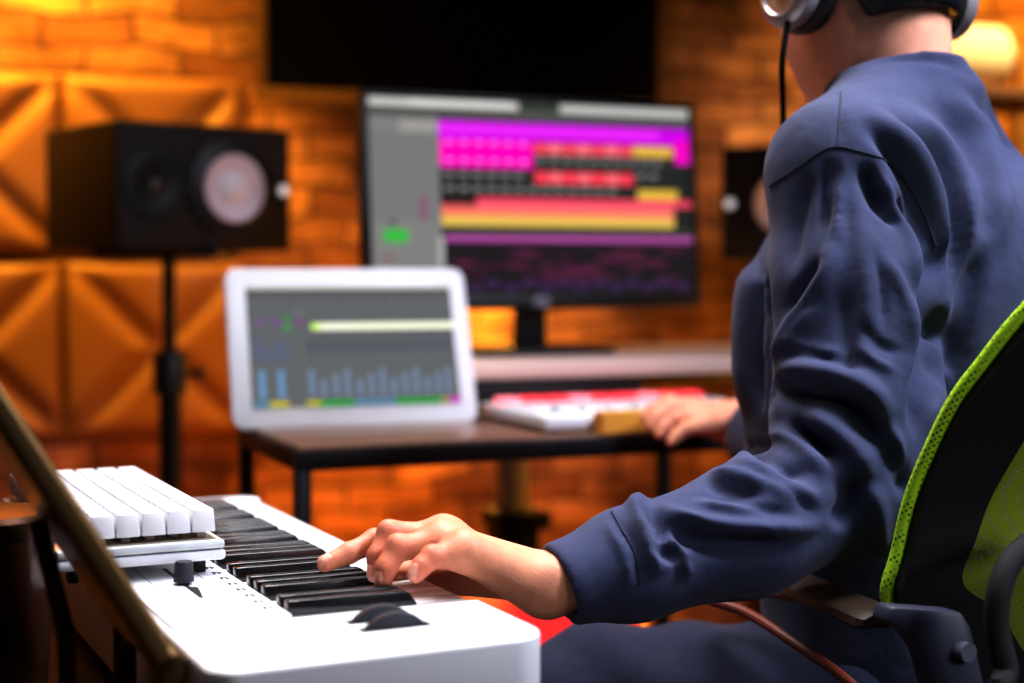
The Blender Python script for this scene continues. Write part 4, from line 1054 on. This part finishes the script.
# armrest bracket plate with bolt, pad and brace (left side), mirrored on the right
BRK = mat('slate_plastic', (.035, .04, .075), .5, noise=.15, nscale=50)
def plate(pp, Y, thick, m_):
    b = bmesh.new()
    a = [b.verts.new(m_(P(x, y, Y)-cb)) for x, y in pp]; d = [b.verts.new(m_(P(x, y, Y)-cb+Fc*thick)) for x, y in pp]
    b.faces.new(a); b.faces.new(d[::-1])
    for i in range(len(pp)): b.faces.new((a[i], d[i], d[(i+1) % len(pp)], a[(i+1) % len(pp)]))
    bmesh.ops.recalc_face_normals(b, faces=b.faces[:]); bmesh.ops.bevel(b, geom=b.edges[:], offset=.003, segments=2, profile=.5, affect='EDGES', clamp_overlap=True)
    return MB().bm(b)
idm = lambda p: p
for m_ in (idm, mir):
    br2 = plate([(887, 622), (893, 607), (962, 612), (972, 628), (985, 683), (992, 730), (945, 730), (934, 690), (925, 655), (908, 632)], 1.175, .022, m_).build('armrest_bracket', BRK, ch)
    bp0 = m_(P(964, 651, 1.1735)-cb); 
    MB().tube([bp0+Fc*.004, bp0-Fc*.006], .0075, 18).build('bolt', mat('bolt_grey', (.16, .17, .24), .4, metal=.3, noise=.1), br2)
    pa, pb = P(884, 608, 1.225)-cb, P(782, 566, 1.43)-cb
    ax = (pb-pa).normalized(); sx = ax.cross(Zc).normalized(); uz = sx.cross(ax)
    pad = MB()
    prf = [(-.022, -.004), (-.026, -.001), (-.024, .005), (-.015, .009), (.015, .009), (.024, .005), (.026, -.001), (.022, -.004)]
    L_ = (pb-pa).length; vv = []; ff = []; st_ = [(-.02, .8), (0, 1), (.3, 1), (.7, 1), (.95, .98), (1., .9), (1.02, .6)]
    for t, k in st_:
        for x, z in prf: vv.append(m_(pa+ax*(t*L_)+sx*(x*k)+uz*(z*k-.012)))
    for i in range(len(st_)-1):
        for j in range(8): ff.append((i*8+j, i*8+(j+1) % 8, (i+1)*8+(j+1) % 8, (i+1)*8+j))
    ff += [tuple(range(8)), tuple((len(st_)-1)*8+j for j in range(8))]
    pad.add(vv, ff).build('armrest_pad', mat('armrest_brown', (.028, .012, .003), .6, noise=.2), ch)
    bc = spline([m_(P(*q)-cb) for q in ((800, 598, 1.42), (740, 590, 1.47), (706, 598, 1.46), (745, 612, 1.42), (790, 640, 1.36), (850, 683, 1.30), (890, 730, 1.26))], 6)
    MB().tube(bc, .0048, 10).build('armrest_brace', mat('brace_red_brown', (.16, .03, .012), .5, noise=.2), ch)
    q = [m_(P(958, 690, 1.20)-cb+Fc*.012), m_(P(972, 760, 1.20)-cb+Fc*.012), m_(cw(-.16, .06, .45)), m_(cw(-.10, .16, .425))]
    MB().tube(spline(q, 6), .016, 12, flat=.6).build('armrest_post', BRK, ch)
# seat, column and star base
M4 = Matrix(((Sc.x, Fc.x, 0, 0), (Sc.y, Fc.y, 0, 0), (0, 0, 1, 0), (0, 0, 0, 1)))
stt = MB().prism(rrect(-.23, .02, .23, .47, .07, 8), .435, .50, .022, 4, mtx=M4).build('seat', mat('seat_fabric', (.012, .012, .014), .85, noise=.3, nscale=200, bump=.3, bscale=400), ch)
MB().tube([M4 @ Vector((x, y, .44)) for x, y in rrect(-.232, .018, .232, .472, .072, 8)], .005, 8, closed=True).build('seat_piping', mat('brace_red_brown', None), stt)
MB().box((-.10, .14, .40), (.10, .34, .437), .006, mtx=M4).build('tilt_mechanism', BLKM, ch)
MB().tube([M4 @ Vector((0, .24, .10)), M4 @ Vector((0, .24, .405))], .024, 20).build('gas_column', BLKM, ch)
for k in range(5):
    a = 2*PI*k/5+.3; d = Vector((math.cos(a), math.sin(a), 0)); o = M4 @ Vector((0, .24, 0))
    lg = MB().tube([o+Zc*.12, o+d*.15+Zc*.10, o+d*.30+Zc*.072], [.026, .021, .015], 12).build('base_leg', BLK, ch)
    sdv = Vector((-d.y, d.x, 0)); w0 = o+d*.30
    MB().tube([w0+Zc*.027-sdv*.02, w0+Zc*.027-sdv*.006], .027, 20).tube([w0+Zc*.027+sdv*.006, w0+Zc*.027+sdv*.02], .027, 20).tube([w0+Zc*.027, w0+Zc*.075], .007, 8).build('caster', BLK, lg)
# ------------------------------------------------------------------ red stool beyond the piano
sp_ = P(533, 622, 1.86); 
stl = thing('stool', 'round red-cushioned stool glimpsed beneath the wrist', 'stool', (sp_.x-.02, sp_.y+.02, 0))
zt = .585
MB().lathe([(0, zt-.055), (.15, zt-.055), (.165, zt-.045), (.168, zt-.02), (.155, zt-.004), (.10, zt), (0, zt+.001)], 44).build('cushion', mat('red_vinyl', (.75, .015, .03), .4, noise=.08), stl)
MB().lathe([(.15, zt-.075), (.16, zt-.075), (.16, zt-.055), (.15, zt-.055)], 40).build('seat_ring', BLKM, stl)
for k in range(4):
    a = k*PI/2+.4; MB().tube([(.12*math.cos(a), .12*math.sin(a), zt-.06), (.17*math.cos(a), .17*math.sin(a), 0)], .011, 10).build('leg', BLKM, stl)
MB().tube([(.146*math.cos(t*PI/16), .146*math.sin(t*PI/16), .22) for t in range(32)], .007, 8, closed=True).build('foot_ring', BLKM, stl)
# ------------------------------------------------------------------ lights
def lamp(name, kind, loc, energy, col, size=.3, target=None, spread=None, sy=None):
    d = bpy.data.lights.new(name, kind); d.energy = energy; d.color = col
    if kind == 'AREA':
        d.size = size
        if sy: d.shape = 'RECTANGLE'; d.size_y = sy
        if spread: d.spread = spread
    else: d.shadow_soft_size = size
    if kind == 'SPOT': d.spot_size = spread or 1.; d.spot_blend = .8
    o = bpy.data.objects.new(name, d); COL.objects.link(o); o.location = loc
    if target is not None: o.rotation_euler = (Vector(target)-Vector(loc)).to_track_quat('-Z', 'Y').to_euler()
    return o
OR = (1., .40, .035); OY = (1., .52, .06); DR = (1., .25, .012)
lamp('key_softbox', 'AREA', (.0, 1.6, 2.45), 12.5, (1, .96, .97), .8, (.1, 1.25, .8), 1.25, 1.3)
lamp('shoulder_light', 'AREA', (1.15, 1.05, 2.1), 10.5, (.80, .84, 1.), .45, (.5, 1.45, 1.05), 1.5)
lamp('front_fill', 'AREA', (.25, .1, 1.9), .5, (.8, .85, 1.), .5, (.3, 1.3, .9), 1.6)
def wl(x, off, z): return W0+WX*x+WN*off+Vector((0, 0, z))
lamp('wall_wash_left', 'AREA', wl(-.45, .38, 2.3), 25, OY, .5, wl(-.4, 0, 1.55), 2.0)
lamp('panel_wash', 'POINT', wl(-.55, .8, 1.5), 1.7, OR, .1)
lamp('wall_wash_mid', 'POINT', wl(.27, .17, 1.12), 1.3, OY, .06)
lamp('behind_monitor', 'POINT', wl(.72, .14, .90), 4.5, OY, .08)
lamp('under_table', 'AREA', wl(.45, .75, .25), 6, DR, .5, wl(.6, 0, .45))
lamp('right_wash', 'AREA', wl(2.25, .5, 2.4), 12, OY, .4, wl(2.2, 0, 1.75), 1.6)
lamp('shelf_fill', 'AREA', wl(2.0, 1.1, 2.3), 3.5, (1, .78, .45), .3, tuple(sc_), 1.0)  # added fill that brightens the cream roll, no lamp of the shelf
lamp('under_arm_glow', 'POINT', (.15, 1.75, .35), .35, OR, .1)
lamp('right_hand_fill', 'AREA', wl(1.3, 1.0, .75), 8, OR, .3, (.24, 2.05, .82))  # added orange fill aimed at the right hand to warm its colour
lamp('cone_fill', 'SPOT', (.45, 1.75, 2.3), 26, (1, .93, 1), .08, (-.44, 2.78, 1.15), math.radians(9))  # added narrow fill to whiten the left speaker's woofer cone
lamp('tablet_fill', 'SPOT', (-.1, 1.2, 2.35), 26, (.95, .96, 1), .1, (-.2, 2.15, .92), math.radians(20))  # added narrow fill to brighten the tablet's white frame
lamp('chair_fill', 'AREA', (1.0, .35, 1.2), .45, (.9, .92, 1.), .25, (.45, 1.2, .76), .8)  # added weak fill for the rear of the chair back
